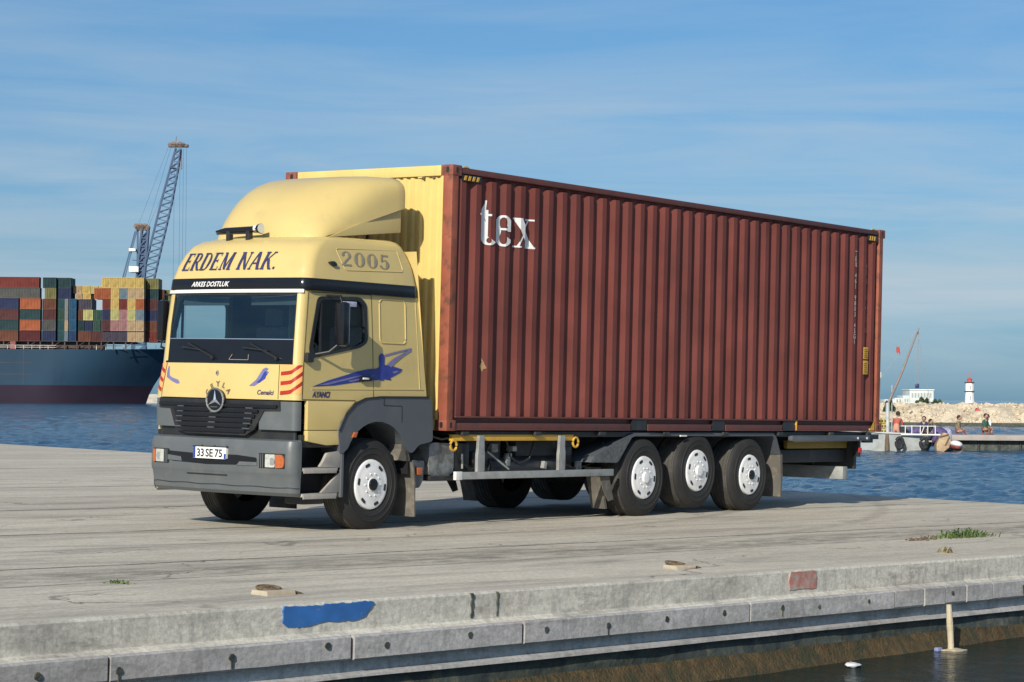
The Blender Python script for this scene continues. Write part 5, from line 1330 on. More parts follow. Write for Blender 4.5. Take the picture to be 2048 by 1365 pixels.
# --- chassis
bm = nb()
for y in (.80, 1.60):
    box(bm, -2.1, 9.75, y - .035, y + .035, .74, .98, .006)
for x in (-1.9, -.3, 1.2, 2.6, 4.55, 5.8, 7.2, 8.4, 9.7): box(bm, x - .05, x + .05, .83, 1.57, .76, .95)
obj('chassis_frame', bm, M['chassis'], tr)
bm = nb()
for y in (.06, 2.32): box(bm, .25, 9.80, y, y + .06, .965, 1.03, .006)
for x in (.35, 1.7, 3.0, 4.4, 5.8, 7.2, 8.6, 9.7): box(bm, x - .06, x + .06, .0, CW, .985, 1.028, .004)
for y in (.80, 1.60): box(bm, .20, 9.85, y - .05, y + .05, .985, 1.031)
obj('container_subframe', bm, M['chassis'], tr)
# big dark lockers, tanks and air bottles under the container
def part(name, m, *a, parent=tr, **k):
    bm = nb(); box(bm, *a, **k); return obj(name, bm, m, parent)
part('tool_locker', M['chassis'], .62, 1.28, .22, .70, .50, .93, bev=.02)
part('tool_locker', M['chassis'], 1.62, 2.75, .26, .72, .54, .95, bev=.03)
part('battery_box', M['black'], .33, .60, .14, .62, .56, .90, bev=.02)
bm = nb(); tube(bm, [(1.05, .30, .62), (2.4, .30, .62)], .13, 20); obj('air_tank', bm, M['chassis'], tr)
bm = nb(); tube(bm, [(.95, 1.9, .66), (2.6, 1.9, .66)], .27, 24); obj('fuel_tank', bm, M['chassis'], tr)
bm = nb(); box(bm, -1.9, .2, .9, 1.5, .45, .95, .05); box(bm, .1, 3.2, 1.1, 1.3, .60, .74, .03); obj('engine_block', bm, M['chassis'], tr)
bm = nb(); prism(bm, smooth_poly([(.0, .545), (.27, .545), (.31, .62), (.31, .80), (.26, .895), (.0, .905), (-.12, .90), (-.12, .545)], .05), 'y', .13, .70, .02); obj('side_tank', bm, M['tank'], tr)
bm = nb(); box(bm, -.13, .32, .10, .72, .49, .545, .008); obj('tank_bracket', bm, M['black'], tr)
bm = nb()
bar(bm, (.45, .12, .62), (.42, .10, .78), .02); bar(bm, (.95, .16, .80), (1.28, .10, .60), .018); box(bm, 1.42, 1.50, .15, .25, .80, .86, .01); box(bm, 1.35, 1.42, .16, .22, .72, .78, .01); bar(bm, (2.0, .14, .60), (2.02, .14, .68), .05)
obj('bracketry', bm, M['alu'], tr)
for k, (ya, pts) in enumerate(((.12, [(.35, .92), (.42, .70), (.60, .60), (.78, .66), (.95, .90)]), (.16, [(1.30, .93), (1.38, .74), (1.55, .66), (1.75, .72), (1.85, .93)]), (.2, [(2.35, .95), (2.45, .66), (2.75, .58), (3.1, .66), (3.3, .9)]), (.10, [(-.15, .98), (.05, .94), (.30, .97), (.55, .93), (.9, .96)]))):
    bm = nb(); tube(bm, [(x, ya, z) for x, z in pts], .012, 8); obj('air_hose', bm, M['black'], tr)
for x, z, w_, h_ in ((.70, .72, .14, .16), (1.05, .84, .12, .10), (1.33, .70, .08, .14), (2.45, .80, .16, .10), (2.72, .62, .10, .12)):
    bm = nb(); box(bm, x, x + w_, .17, .215, z - h_ / 2, z + h_ / 2, .012); obj('valve_box', bm, M['tank'] if w_ < .13 else M['chassis'], tr)
for x in (R1, R2, R3_):
    for y in (.55, 1.9):
        bm = nb(); tube(bm, [(x + .30, y, .50), (x + .48, y, .58)], .09, 14); obj('brake_chamber', bm, M['chassis'], tr)
        bm = nb(); prism(bm, [(x - .50, .78), (x + .55, .78), (x + .50, .70), (x + .1, .60), (x - .1, .60), (x - .45, .70)], 'y', y + .12, y + .20); obj('leaf_spring', bm, M['chassis'], tr)
# side guard
for y0, s in ((0.0, 1), (CW, -1)):
    bm = nb(); ya, yb_2 = y0 - s * .005, y0 + s * .030; yl, yh = min(ya, yb_2), max(ya, yb_2)
    box(bm, .30, 3.24, yl, yh, .505, .585, .006); sg = obj('side_guard', bm, M['alu'], tr)
    bm = nb(); box(bm, .185, .297, yl - .003, yh + .003, .500, .592, .004); obj('guard_end', bm, M['trimwhite'], sg)
    for x in (.64, 2.18):
        bm = nb(); prism(bm, [(x - .065, .586), (x + .065, .586), (x + .065, .80), (x + .05, .83), (x + .05, .985), (x - .045, .985), (x - .045, .84), (x - .065, .78)], 'y', y0 + s * .002, y0 + s * .04, .004); obj('guard_post', bm, M['alu'], sg)
    bm = nb(); prism(bm, [(3.02, .50), (3.20, .50), (3.24, .36), (3.30, .22), (3.20, .20), (3.08, .34)], 'y', y0 + s * .03, y0 + s * .045); obj('guard_bracket', bm, M['mudflap'], sg)
    bm = nb(); box(bm, .17, 2.46, y0 + s * .045 if s > 0 else y0 - .095, y0 + .095 if s > 0 else y0 - .045, .925, .995, .006); yb3 = obj('tie_bar', bm, M['barrier_yellow'], tr)
    for x, z in ((.17, .875), (2.48, .905)):
        bm = nb(); pr = [V((x + .055 * math.cos(a), y0 + s * .03, z + .055 * math.sin(a))) for a in [2 * PI * i / 18 for i in range(19)]]; tube(bm, pr, .014, 8, False)
        obj('tie_ring', bm, M['barrier_yellow'], yb3)
    # rear mudguards
    bm = nb(); ya, yb4 = y0 + s * .03, y0 + s * .42
    prism(bm, smooth_poly([(2.80, .665), (2.88, .735), (3.60, .985), (3.70, 1.015), (7.06, 1.015), (7.14, .95), (7.27, .72), (7.23, .72), (7.10, .93), (7.03, .978), (3.74, .978), (3.66, .955), (3.40, .68), (3.34, .655)], .02), 'y', min(ya, yb4), max(ya, yb4), .003)
    mg = obj('mudguard', bm, M['darkgrey'], tr, smooth=35)
    bm = nb(); prism(bm, [(2.83, .668), (2.90, .730), (3.60, .975), (3.65, .965), (3.38, .685), (3.34, .66)], 'y', y0 + s * .018, y0 + s * .029); obj('tread_plate', bm, M['treadplate'], mg, smooth=0)
    bm = nb(); prism(bm, smooth_poly([(7.235, .74), (7.30, .73), (7.32, .45), (7.30, .16), (7.27, .16), (7.275, .45)], .02), 'y', min(ya, yb4), max(ya, yb4)); obj('mudflap', bm, M['mudflap'], mg)
    bm = nb(); prism(bm, [(3.12, .60), (3.17, .60), (3.33, .10), (3.29, .10)], 'y', min(y0 + s * .14, y0 + s * .34), max(y0 + s * .14, y0 + s * .34)); obj('mudflap', bm, M['mudflap'], mg)
    bm = nb(); box(bm, 4.72, 4.86, y0 - s * .0, y0 + s * .02, .972, .99) if s > 0 else box(bm, 4.72, 4.86, y0 - .02, y0, .972, .99); obj('reflector', bm, M['trimwhite'], mg)
    # rear overhang
    bm = nb(); yo_ = (min(y0 - s * .004, y0 + s * .06), max(y0 - s * .004, y0 + s * .06)); prism(bm, smooth_poly([(7.50, .91), (7.50, .975), (7.56, .985), (9.72, .985), (9.72, .91), (7.54, .895)], .02), 'y', *yo_, .004); obj('side_beam', bm, M['darkgrey'], tr)
    bm = nb(); box(bm, 7.9, 9.60, min(y0 + s * .30, y0 + s * .36), max(y0 + s * .30, y0 + s * .36), .795, .905, .004); obj('lift_rail', bm, M['dull_yellow'], tr)
bm = nb(); box(bm, 7.7, 9.6, .32, 2.1, .60, .78, .02); box(bm, 9.62, 9.70, .20, 2.24, .50, .95, .01); obj('folded_lift', bm, M['chassis'], tr)
bm = nb(); box(bm, 9.10, 9.24, .09, 2.35, .365, .545, .012); ub = obj('underrun_bar', bm, M['alu'], tr)
bm = nb(); box(bm, 9.14, 9.2, .6, .7, .54, .8); box(bm, 9.14, 9.2, 1.75, 1.85, .54, .8); obj('bar_hanger', bm, M['chassis'], ub)
for y0, s in ((0, 1), (CW, -1)):
    bm = nb(); box(bm, 9.50, 9.56, min(y0 + s * .06, y0 + s * .16), max(y0 + s * .06, y0 + s * .16), .68, .92, .006); tl = obj('tail_lamp', bm, M['black'], tr)
    bm = nb(); box(bm, 9.49, 9.57, min(y0 + s * .045, y0 + s * .06), max(y0 + s * .045, y0 + s * .06), .74, .81, .004); obj('lamp_lens', bm, M['red'], tl)
    bm = nb(); box(bm, 9.72, 9.98, min(y0 + s * .0, y0 + s * .06), max(y0 + s * .0, y0 + s * .06), .93, 1.00, .005); box(bm, 9.60, 9.85, min(y0 + s * .02, y0 + s * .08), max(y0 + s * .02, y0 + s * .08), .88, .93, .005); obj('corner_bracket', bm, M['black'], tr)
    for x in (9.35, 9.62):
        bm = nb(); tube(bm, [(x, y0 - s * .012, .945), (x, y0 + s * .0, .945)], .018, 8)
        obj('side_reflector', bm, M['trimwhite'], tr)
bm = nb()   # cab underside shield
box(bm, -2.15, -1.7, .7, 1.6, .40, .55, .03); box(bm, -2.1, -1.78, .16, .42, .28, .40, .02); obj('underbody_shield', bm, M['black'], tr)

# ================================================================== BACKDROP (level world frame)
AX = V((RGT.x, RGT.y, 0)); AX = (Q3 @ RGT); AX.z = 0; AX.normalize()
BXv = V((-AX.y, AX.x, 0))
def FR(a, b, z=0.0, yaw=0.0):
    """frame at a metres right, b metres ahead of the photographer's footing, x to the right, y away"""
    p = V((CAMW.x, CAMW.y, 0)) + AX * a + BXv * b + V((0, 0, z))
    m = Matrix(((AX.x, BXv.x, 0, p.x), (AX.y, BXv.y, 0, p.y), (0, 0, 1, p.z), (0, 0, 0, 1)))
    return m @ Matrix.Rotation(yaw, 4, 'Z')
KF = 4564.85
# ---- container ship, bow to the right
SB = 560.0; PX = SB / KF
M['hull'] = mat('ship_hull_blue', (0.020, 0.047, 0.080), 0.55, var=0.12, vscale=.05, dirt=(0.010, 0.028, 0.055), damt=0.5, dscale=.15, dstretch=(1, 1, .15), spec=.12)
M['boot'] = mat('ship_boot_topping', (0.026, 0.018, 0.032), 0.7, var=0.25, vscale=.1, dirt=(0.02, 0.02, 0.03), damt=0.6, dscale=.2, spec=.12)
M['shipdark'] = mat('lashing_bridge_dark', (0.055, 0.035, 0.032), .7, var=.4, vscale=.5)
SF_ = FR(0, SB)
ship = thing('container_ship', 'large blue-grey container ship with dull red waterline, moored across the harbour behind the truck', 'ship', (-150, 0, WZ), frame=SF_)
def station(t):
    """t 0..1 from parallel body to stem; returns [(a, b, z)] for near side from keel up"""
    out = []
    for z, f0 in ((WZ - 2, .0), (WZ, .06), (1.2, .14), (3.6, .28), (6.5, .50), (9.5, .78), (12.4, 1.0)):
        a_st = -92.5 + f0 * 8.5                       # stem position at this height
        a0 = -118 + f0 * 6
        a = a0 + (a_st - a0) * t
        hw = 14.0 * (1 - t ** (1.7 + 1.3 * f0)) if t < 1 else 0
        sh = .6 * t * t if z > 12 else 0
        out.append((a, hw, z + sh))
    return out
for nm, m, k0, k1 in (('hull', M['hull'], 3, 6), ('boot_topping', M['boot'], 0, 3)):
    bm = nb(); T_ = [0, .1, .2, .3, .4, .5, .6, .7, .78, .85, .91, .96, 1.0]
    for s in (-1, 1):
        prev = [bm.verts.new((-330, 14 + s * 14, z)) for _, _, z in station(0)[k0:k1 + 1]]
        cols = [prev] + [[bm.verts.new((a, 14 + s * h, z)) for a, h, z in station(t)[k0:k1 + 1]] for t in T_]
        for p, q in zip(cols, cols[1:]):
            for i in range(len(p) - 1): bm.faces.new([p[i], q[i], q[i + 1], p[i + 1]])
    bmesh.ops.remove_doubles(bm, verts=bm.verts[:], dist=.01)
    obj(nm, bm, m, ship, smooth=40)
bm = nb(); st_ = [station(t)[-1] for t in (0, .2, .4, .6, .8, .9, 1.0)]
vs = [bm.verts.new((-330, 0.3, 12.3))] + [bm.verts.new((a, 14 - h + .2, 12.3)) for a, h, z in st_] + [bm.verts.new((a, 14 + h - .2, 12.3)) for a, h, z in st_[::-1]] + [bm.verts.new((-330, 27.7, 12.3))]
bm.faces.new(vs); obj('main_deck', bm, M['shipdark'], ship)
bm = nb()
for a in range(-200, -92, 3): box(bm, a - .15, a + .15, .6, .9, 12.3, 14.5)
for a in range(-198, -94, 6): bar(bm, (a, .7, 12.4), (a + 3, .7, 14.4), .12)
box(bm, -200, -100, 2.0, 2.4, 12.3, 14.35); box(bm, -200, -96, .5, .7, 13.3, 13.45); box(bm, -200, -94, .4, 27, 14.35, 14.42)
obj('lashing_bridge', bm, M['shipdark'], ship)
bm = nb()
for a, c in ((-140.5, 0), (-123.3, 1)): box(bm, a, a + 1.3, .2, .5, 12.3, 14.3)
box(bm, -131, -130.2, .2, .5, 12.35, 13.0); bar(bm, (-134.5, .2, 12.4), (-133, .2, 14.6), .25)
M['deckred'] = mat('deck_fitting_red', (.18, .045, .04), .6); obj('deck_locker', bm, M['deckred'], ship)
# foredeck rail
bm = nb()
for i in range(9):
    a, h, z = station(.35 + i * .08)[-1]; box(bm, a - .05, a + .05, 14 - h, 14 - h + .1, z - .1, z + 1.1)
obj('foredeck_rail', bm, M['trimwhite'], ship)

bm = nb()
for a in range(-300, -118, 9): box(bm, a, a + .12, -.02, .0, 3.7, 12.2)
for z in (6.2, 9.0): box(bm, -330, -118, -.02, .0, z, z + .10)
obj('plate_seams', bm, M['shipdark'], ship)
bm = nb()
for a in range(-200, -112, 2): box(bm, a, a + .07, .1, .17, 12.3, 13.4)
for z in (12.85, 13.35): box(bm, -200, -112, .1, .16, z, z + .06)
obj('deck_rail', bm, M['trimwhite'], ship)

# ---- the ship's containers
CC = {'red': (.23, .045, .035), 'dark red': (.12, .025, .03), 'grey': (.12, .12, .115), 'blue': (.03, .075, .18), 'orange': (.42, .12, .05), 'maroon': (.13, .045, .045), 'teal': (.035, .115, .13),
      'dark teal': (.025, .07, .08), 'yellow': (.66, .48, .16), 'olive': (.26, .24, .09), 'navy': (.03, .045, .12), 'bright blue': (.03, .13, .25), 'pale blue': (.22, .30, .36), 'pink': (.42, .22, .22), 'beige': (.55, .40, .24),
      'brown': (.20, .075, .045), 'green': (.05, .12, .09), 'purple grey': (.09, .08, .12), 'pale yellow': (.55, .52, .22), 'light grey': (.32, .33, .32)}
CC = {k: tuple(c * (.72 if max(v) > .4 else .62) for c in v) for k, v in CC.items()}
CMAT = {k: mat('stack_' + k.replace(' ', '_'), v, .6, var=.14, vscale=.6, dirt=tuple(c * .45 for c in v), damt=.5, dscale=1.2, dstretch=(1, 1, .4), spec=.2) for k, v in CC.items()}
TB, TH = 14.42, 2.635
def tier_z(k): return TB + k * TH
def cbox_mesh(w, d, h, name, end):
    bm = nb(); n_ = max(6, int(w / (.30 if end else .38))); f = .14
    # frame
    for x0, x1 in ((0, f), (w - f, w)): box(bm, x0, x1, 0, d, 0, h)
    box(bm, f, w - f, 0, d, h - .15, h); box(bm, f, w - f, 0, d, 0, .17)
    if end:      # door bars, seam and corner fittings
        for k in (.2, .38, .62, .8): box(bm, w * k - .04, w * k + .04, -.05, .0, .1, h - .1)
        box(bm, w * .5 - .03, w * .5 + .03, -.02, .06, 0, h)
    # recessed ribbed panel on both long faces
    for yy, s in ((.04, 1), (d - .04, -1)):
        P = []
        for i in range(n_):
            x = f + (w - 2 * f) * i / n_; e = (w - 2 * f) / n_
            P += [(x, yy), (x + e * .35, yy), (x + e * .5, yy + s * .10), (x + e * .85, yy + s * .10)]
        P.append((w - f, yy))
        a = [bm.verts.new((x, y, .17)) for x, y in P]; b = [bm.verts.new((x, y, h - .15)) for x, y in P]
        for i in range(len(P) - 1): bm.faces.new([a[i], a[i + 1], b[i + 1], b[i]])
    me = bpy.data.meshes.new(name); bm.to_mesh(me); bm.free(); return me
cache = {}
ORD = ['first', 'second', 'third', 'fourth', 'fifth', 'sixth']
def stack(u0, u1, tier, color, depth=6.1, b0=1.2, block='', end=True, h=TH - .05):
    w = round((u1 - u0) * PX - .06, 2)
    key = (w, depth, color, end, h)
    if key not in cache:
        me = cbox_mesh(w, depth, h, 'stacked_container', end); me.materials.append(CMAT[color]); cache[key] = me
    o = bpy.data.objects.new('stacked_container', cache[key]); COL.objects.link(o)
    a = (u0 - 1024) * PX
    o.matrix_world = SF_ @ Matrix.Translation((a, b0, tier_z(tier)))
    stack.items.append((o, (u0 + u1) / 2, tier, color, block)); return o
stack.items = []
# far-left bay, long sides showing
B_ = 'in the far left bay'
for u0, u1 in ((-104, -14), (-12, 75)):
    pass
stack(-25, 74, 5, 'red', 2.44, block=B_, end=False); stack(-125, -27, 5, 'dark red', 2.44, block=B_, end=False)
stack(-24, 75.5, 4, 'grey', 2.44, block=B_, end=False); stack(-124, -26, 4, 'maroon', 2.44, block=B_, end=False)
for (u0, u1), cols in (((-12, 33), ('dark teal', 'maroon', 'navy')), ((36, 77), ('orange', 'dark teal', 'orange')), ((-60, -14), ('blue', 'red', 'grey'))):
    for k, c in zip((1, 2, 3), cols): stack(u0, u1, k, c, 2.44, block=B_, end=False)
    stack(u0, u1, 0, 'brown' if u0 != 36 else 'dark red', 2.44, block=B_, end=False)
for k, c in zip(range(1, 6), ('grey', 'maroon', 'brown', 'olive', 'dark teal')): stack(79 if k < 4 or k == 5 else 83, 106, k, c, 6, 2.5, block='in the narrow bay right of the far left bay')
stack(79, 106, 0, 'navy', 6, 2.5, block='in the narrow bay right of the far left bay')
for k, c in zip(range(0, 6), ('teal', 'teal', 'green', 'teal', 'navy', 'dark teal')): stack(107, 122 if k < 4 else 134, k, c, 6, 3.5, block='beside the narrow bay')  # right-hand side of the narrow bay, its shade put into these dark colours
for k, c in zip(range(0, 4), ('pale blue', 'beige', 'light grey', 'light grey')): stack(123, 130, k, c, 6, 3.0, block='in the slim pale column')
for k, c in zip(range(0, 4), ('blue', 'bright blue', 'bright blue', 'bright blue')): stack(133, 148, k, c, 6, 2.0, block='in the blue column')
B_ = 'in the middle bay'
for u0, u1, k, c in ((150, 176, 0, 'brown'), (177, 204, 0, 'maroon'), (150, 163, 1, 'dark teal'), (164, 179, 1, 'navy'), (180, 195, 1, 'green'), (196, 212, 1, 'blue'),
                     (150, 159, 2, 'brown'), (160, 180, 2, 'pale yellow'), (181, 200, 2, 'green'), (136, 150, 3.95, 'grey'), (151, 178, 3, 'purple grey')):
    if k == 3.95: continue
    stack(u0, u1, k, c, 6, 3.0, block=B_)
for u0, u1, c in ((135, 152, 'beige'), (153, 170, 'yellow'), (171, 186, 'pale yellow'), (187, 199, 'yellow')): stack(u0, u1, 4.55, c, 6, 6.0, block='along the pale top row', h=1.9)
for u0, u1, c in ((140, 154, 'beige'), (155, 171, 'yellow')): stack(u0, u1, 4.0, c, 6, 5.8, block='under the pale top row', h=1.4)
B_ = 'in the tall yellow-topped bay'
for i, c in enumerate(('yellow', 'yellow', 'yellow', 'yellow', 'yellow')): stack(200 + i * 16.9, 200 + i * 16.9 + 16.6, 5, c, 6, 0.9, block=B_)
rowsD = {4: ('orange', 'orange', 'yellow', 'pale blue', 'beige', 'beige'), 3: (None, 'red', 'yellow', 'red', 'yellow', 'orange'), 2: (None, 'navy', 'pale yellow', 'pink', 'pale yellow', 'pale blue'), 1: (None, 'maroon', 'pink', 'pink', 'beige', 'beige')}
for k, cs in rowsD.items():
    for i, c in enumerate(cs):
        if c: stack(184.5 + i * 16.8, 184.5 + i * 16.8 + 16.4, k, c, 6, 1.0, block=B_)
for i, c in enumerate(('maroon', 'grey', 'grey', 'beige', 'beige')): stack(202 + i * 16.6, 202 + i * 16.6 + 16.2, 0, c if i > 2 else 'purple grey', 6, 1.4, block=B_)
B_ = 'in the bay coloured as the shaded side of the tall yellow-topped bay'
for k, c in zip(range(0, 6), ('red', 'brown', 'navy', 'maroon', 'dark teal', 'olive')): stack(286, 310, k, c, 6, 4.0, block=B_)  # stand for the yellow-topped bay's side faces, shade put into their colours
for k, c in zip(range(0, 5), ('purple grey', 'dark teal', 'brown', 'dark red', 'brown')): stack(311, 319, k, c, 6, 6.0, block='in the slim bay near the bow')
for k, c in zip(range(0, 5), ('pink', 'grey', 'brown', 'grey', 'olive')): stack(320, 336, k, c, 6, 8.0, block='in the last bay at the bow')
for k, c in ((-1, 'light grey'), (-1.0, None)):
    pass
def tname(t): return ('bottom tier', 'second tier', 'third tier', 'fourth tier', 'fifth tier', 'top tier')[min(5, int(round(t)))]
seen = {}
for o, u, t, c, b in sorted(stack.items, key=lambda q: (q[4], q[2], q[1])):
    key = (b, round(t)); seen[key] = seen.get(key, 0) + 1; tot = sum(1 for q in stack.items if (q[4], round(q[2])) == key)
    pos = '' if tot == 1 else (', ' + ORD[seen[key] - 1] + ' from left')
    if b.startswith('along') or b.startswith('under'): lab = '%s container %s of the ship%s' % (c, b, pos)
    else: lab = '%s container %s, %s%s' % (c, b, tname(t), pos)
    tag(o, lab, 'container', "containers stacked on the ship's deck")

# ---- harbour crane behind the ship
CBK = 640.0; PC = CBK / KF; CRF = FR(0, CBK)
M['craneblue'] = mat('crane_blue', (.022, .065, .15), .5, var=.15, vscale=.3)
M['cranerust'] = mat('crane_head', (.17, .12, .10), .7, var=.3, vscale=.4)
def cz(u, v): return CAMW.z - (v - (787.5 + .0073 * u)) * PC
def ca(u): return (u - 1024) * PC
def CP(u, v, b=0): return V((ca(u), b, cz(u, v)))
crane = thing('harbour_crane', 'blue lattice-boom harbour crane rising behind the container ship', 'crane', (ca(272), 0, 2), frame=CRF)
def lattice(bm, A, B, wa, wb, n_, r=.21, depth=1.6):
    A, B = V(A), V(B); d = (B - A).normalized(); s = V((d.z, 0, -d.x)).normalized()
    pa = []
    for i in range(n_ + 1):
        t = i / n_; c = A + (B - A) * t; w = (wa + (wb - wa) * t) / 2
        pa.append([c + s * w * i_ + V((0, j * depth / 2, 0)) for i_, j in ((-1, -1), (1, -1), (1, 1), (-1, 1))])
    for p, q in zip(pa, pa[1:]):
        for k in range(4):
            bar(bm, p[k], q[k], r * 1.7)
        bar(bm, p[0], q[1], r); bar(bm, p[3], q[2], r); bar(bm, p[0], p[1], r); bar(bm, p[1], q[2], r)
bm = nb(); lattice(bm, CP(284, 600), CP(330, 400), 3.4, 3.0, 15); lattice(bm, CP(330, 400), CP(344, 335), 3.0, 2.2, 5); lattice(bm, CP(344, 335), CP(351, 296), 2.2, 1.3, 3)
obj('boom', bm, M['craneblue'], crane, smooth=0)
bm = nb(); lattice(bm, CP(277, 760), CP(277, 575), 3.6, 3.2, 8, .3, 3.0); lattice(bm, CP(276, 590), CP(287, 460), 2.2, 1.8, 8, .3); bar(bm, CP(274, 590), CP(284, 470), .9); bar(bm, CP(283, 590), CP(292, 458), .9); bar(bm, CP(272, 590), CP(272, 458), .45); bar(bm, CP(238, 575), CP(267, 462), .35); bar(bm, CP(242, 575), CP(270, 462), .25); bar(bm, CP(240, 560), CP(258, 562), .3)
for v in (500, 520, 540, 560): bar(bm, CP(262, v), CP(290, v + 2), .28)
bar(bm, CP(252, 572), CP(300, 573), .5)
obj('tower', bm, M['craneblue'], crane, smooth=0)
bm = nb()
for i in range(6): tube(bm, [CP(270 + i * 4.2, 452 + (i % 2) * 3, -1), CP(270 + i * 4.2, 452 + (i % 2) * 3, 1)], .75, 10)
box(bm, ca(268), ca(295), -1, 1, cz(280, 460), cz(280, 454))
for i in range(5): tube(bm, [CP(336 + i * 6.5, 289 - (i % 2) * 2, -1.2), CP(336 + i * 6.5, 289 - (i % 2) * 2, 1.2)], .62, 10)
box(bm, ca(332), ca(371), -1.2, 1.2, cz(350, 293), cz(350, 288)); bar(bm, CP(346, 283), CP(348, 271), .2); bar(bm, CP(357, 296), CP(358, 338), .4); bar(bm, CP(334, 333), CP(350, 337), .6)
obj('sheave_heads', bm, M['cranerust'], crane)
bm = nb(); box(bm, ca(257), ca(277), -2, 2, cz(265, 545), cz(265, 533), .3); box(bm, ca(256), ca(270), -1.5, 1.5, cz(260, 503), cz(260, 497), .2); obj('cabin', bm, M['light'] if 'light' in M else M['trimwhite'], crane)
bm = nb()
for u0, v0, u1, v1 in ((344, 296, 344, 800), (355, 298, 356, 800), (362, 296, 362, 800), (368, 294, 369, 800), (336, 296, 290, 455), (332, 292, 272, 452), (346, 330, 292, 456)): tube(bm, [CP(u0, v0), CP(u1, v1)], .035, 5)
obj('hoist_ropes', bm, M['craneblue'], crane)
bm = nb(); box(bm, ca(180), ca(420), -10, 60, WZ - 3, 1.6); 
tag(obj('far_quay', bm, M['face'], frame=CRF, loc=(ca(300), 0, 0)), 'low far quay under the harbour crane', kind='structure')
# low shore seen under the bow
SHF = FR(0, 900)
bm = nb(); box(bm, -200, -110, 0, 60, WZ - 1, 1.0); 
M['shore'] = mat('far_shore', (.30, .24, .20), .9, var=.3, vscale=.08); tag(obj('far_shore', bm, M['shore'], frame=SHF, loc=(-150, 0, 0)), 'low pinkish shore beyond the ship', kind='structure')

# ---- breakwater, lighthouse and little buildings on the right
BB = 206.0; PB = BB / KF; BF = FR(0, BB)
def rubble_mat():
    m = mat('breakwater_rock', (.55, .47, .35), .9, var=.25, vscale=.6, dirt=(.30, .25, .18), damt=.6, dscale=.5, dlo=.5, dhi=.68, bump=.8, bscale=2.5)
    return m
M['rock'] = rubble_mat()
bm = nb(); xs_ = [20 + i * .9 for i in range(150)]; ys_ = [0, .25, .6, 1.0, 1.5, 2.1, 2.8, 3.6, 4.5, 5.5, 7, 10, 16, 30, 60, 120, 220, 420]
V_ = []
for j, y in enumerate(ys_):
    row = []
    for x in xs_:
        h = min(1.0, (y / 4.6) ** .8) * min(1.0, max(0, (x - 19.5) / 7)) ** .6; top = 2.25 + .10 * noise.noise(V((x * .1, y * .02, 0))) - .3 * max(0, (x - 46) / 30)
        z = WZ - .3 + (top + .0) * h + .34 * (noise.noise(V((x * .9, y * 1.6, 1))) + .6 * noise.noise(V((x * 2.2, y * 3.1, 4)))) * (1 if y < 12 else .3)
        row.append(bm.verts.new((x + .2 * noise.noise(V((x, y, 7))), y + .5 * noise.noise(V((x * .3, 3, 7))), z)))
    V_.append(row)
for a, b in zip(V_, V_[1:]):
    for i in range(len(xs_) - 1): bm.faces.new([a[i], a[i + 1], b[i + 1], b[i]])
# individual boulders over the front slope
rr = random.Random(11)
for i in range(2200):
    x = 22 + rr.random() * 62; y = rr.random() ** 1.2 * 5.2; h = min(1.0, (y / 4.6) ** .8) * min(1.0, max(0, (x - 19.5) / 7)) ** .6; r = .09 + .20 * rr.random()
    n0 = len(bm.verts); g = bmesh.ops.create_icosphere(bm, subdivisions=1, radius=r, matrix=Matrix.Translation((x, y, WZ - .25 + 2.2 * h)) @ Matrix.Rotation(rr.random() * 6, 4, (rr.random(), rr.random(), 1)) @ Matrix.Diagonal((1.2, .9, .65, 1)))
    for v in g['verts']: v.co += V((rr.random() - .5, rr.random() - .5, rr.random() - .5)) * r * .35
bw = obj('breakwater', bm, M['rock'], smooth=0, frame=BF, loc=(45, 0, WZ)); tag(bw, 'pale rubble breakwater running across the right background', kind='structure')
bm = nb(); box(bm, 20, 150, -.9, .15, WZ - 1, WZ + .33)
tag(obj('breakwater_foot', bm, M['wetwall'], frame=BF, loc=(45, 0, WZ)), 'dark wet stones at the foot of the breakwater', kind='structure')

LB = 560.0; PL = LB / KF; LF = FR((1938.5 - 1024) * PL, LB)
hz_ = lambda u: 787.5 + .0073 * u
zL = lambda v: CAMW.z - (v - hz_(1938)) * PL
lh = thing('lighthouse', 'small white octagonal lighthouse with a red lantern on the breakwater', 'lighthouse', (0, 0, zL(806)), frame=LF)
def octo(bm, r0, r1, z0, z1, n_=8):
    a = [bm.verts.new((r0 * math.cos(2 * PI * (i + .5) / n_), r0 * math.sin(2 * PI * (i + .5) / n_), z0)) for i in range(n_)]; b = [bm.verts.new((r1 * math.cos(2 * PI * (i + .5) / n_), r1 * math.sin(2 * PI * (i + .5) / n_), z1)) for i in range(n_)]
    for i in range(n_): bm.faces.new([a[i], a[(i + 1) % n_], b[(i + 1) % n_], b[i]])
    bm.faces.new(a[::-1]); bm.faces.new(b)
M['lhwhite'] = mat('lighthouse_white', (.80, .79, .77), .6, var=.05, vscale=1)
M['lhred'] = mat('lighthouse_red', (.45, .09, .09), .5, var=.1)
bm = nb(); octo(bm, 1.12, 1.0, zL(806), zL(783.5)); octo(bm, 1.0, 1.0, zL(781.8), zL(766)); obj('tower', bm, M['lhwhite'], lh, smooth=0)
bm = nb(); octo(bm, 1.28, 1.28, zL(783.6), zL(781.9)); octo(bm, 1.22, 1.22, zL(766), zL(764)); obj('gallery', bm, M['shipdark'], lh, smooth=0)
bm = nb(); octo(bm, .6, .6, zL(764), zL(758.5)); octo(bm, .75, .1, zL(758.4), zL(754.5)); bar(bm, (0, 0, zL(755)), (0, 0, zL(741)), .07); bar(bm, (-.5, 0, zL(749)), (.5, 0, zL(749)), .07); bar(bm, (-.35, 0, zL(745)), (.35, 0, zL(745)), .06); obj('lantern', bm, M['lhred'], lh, smooth=0)
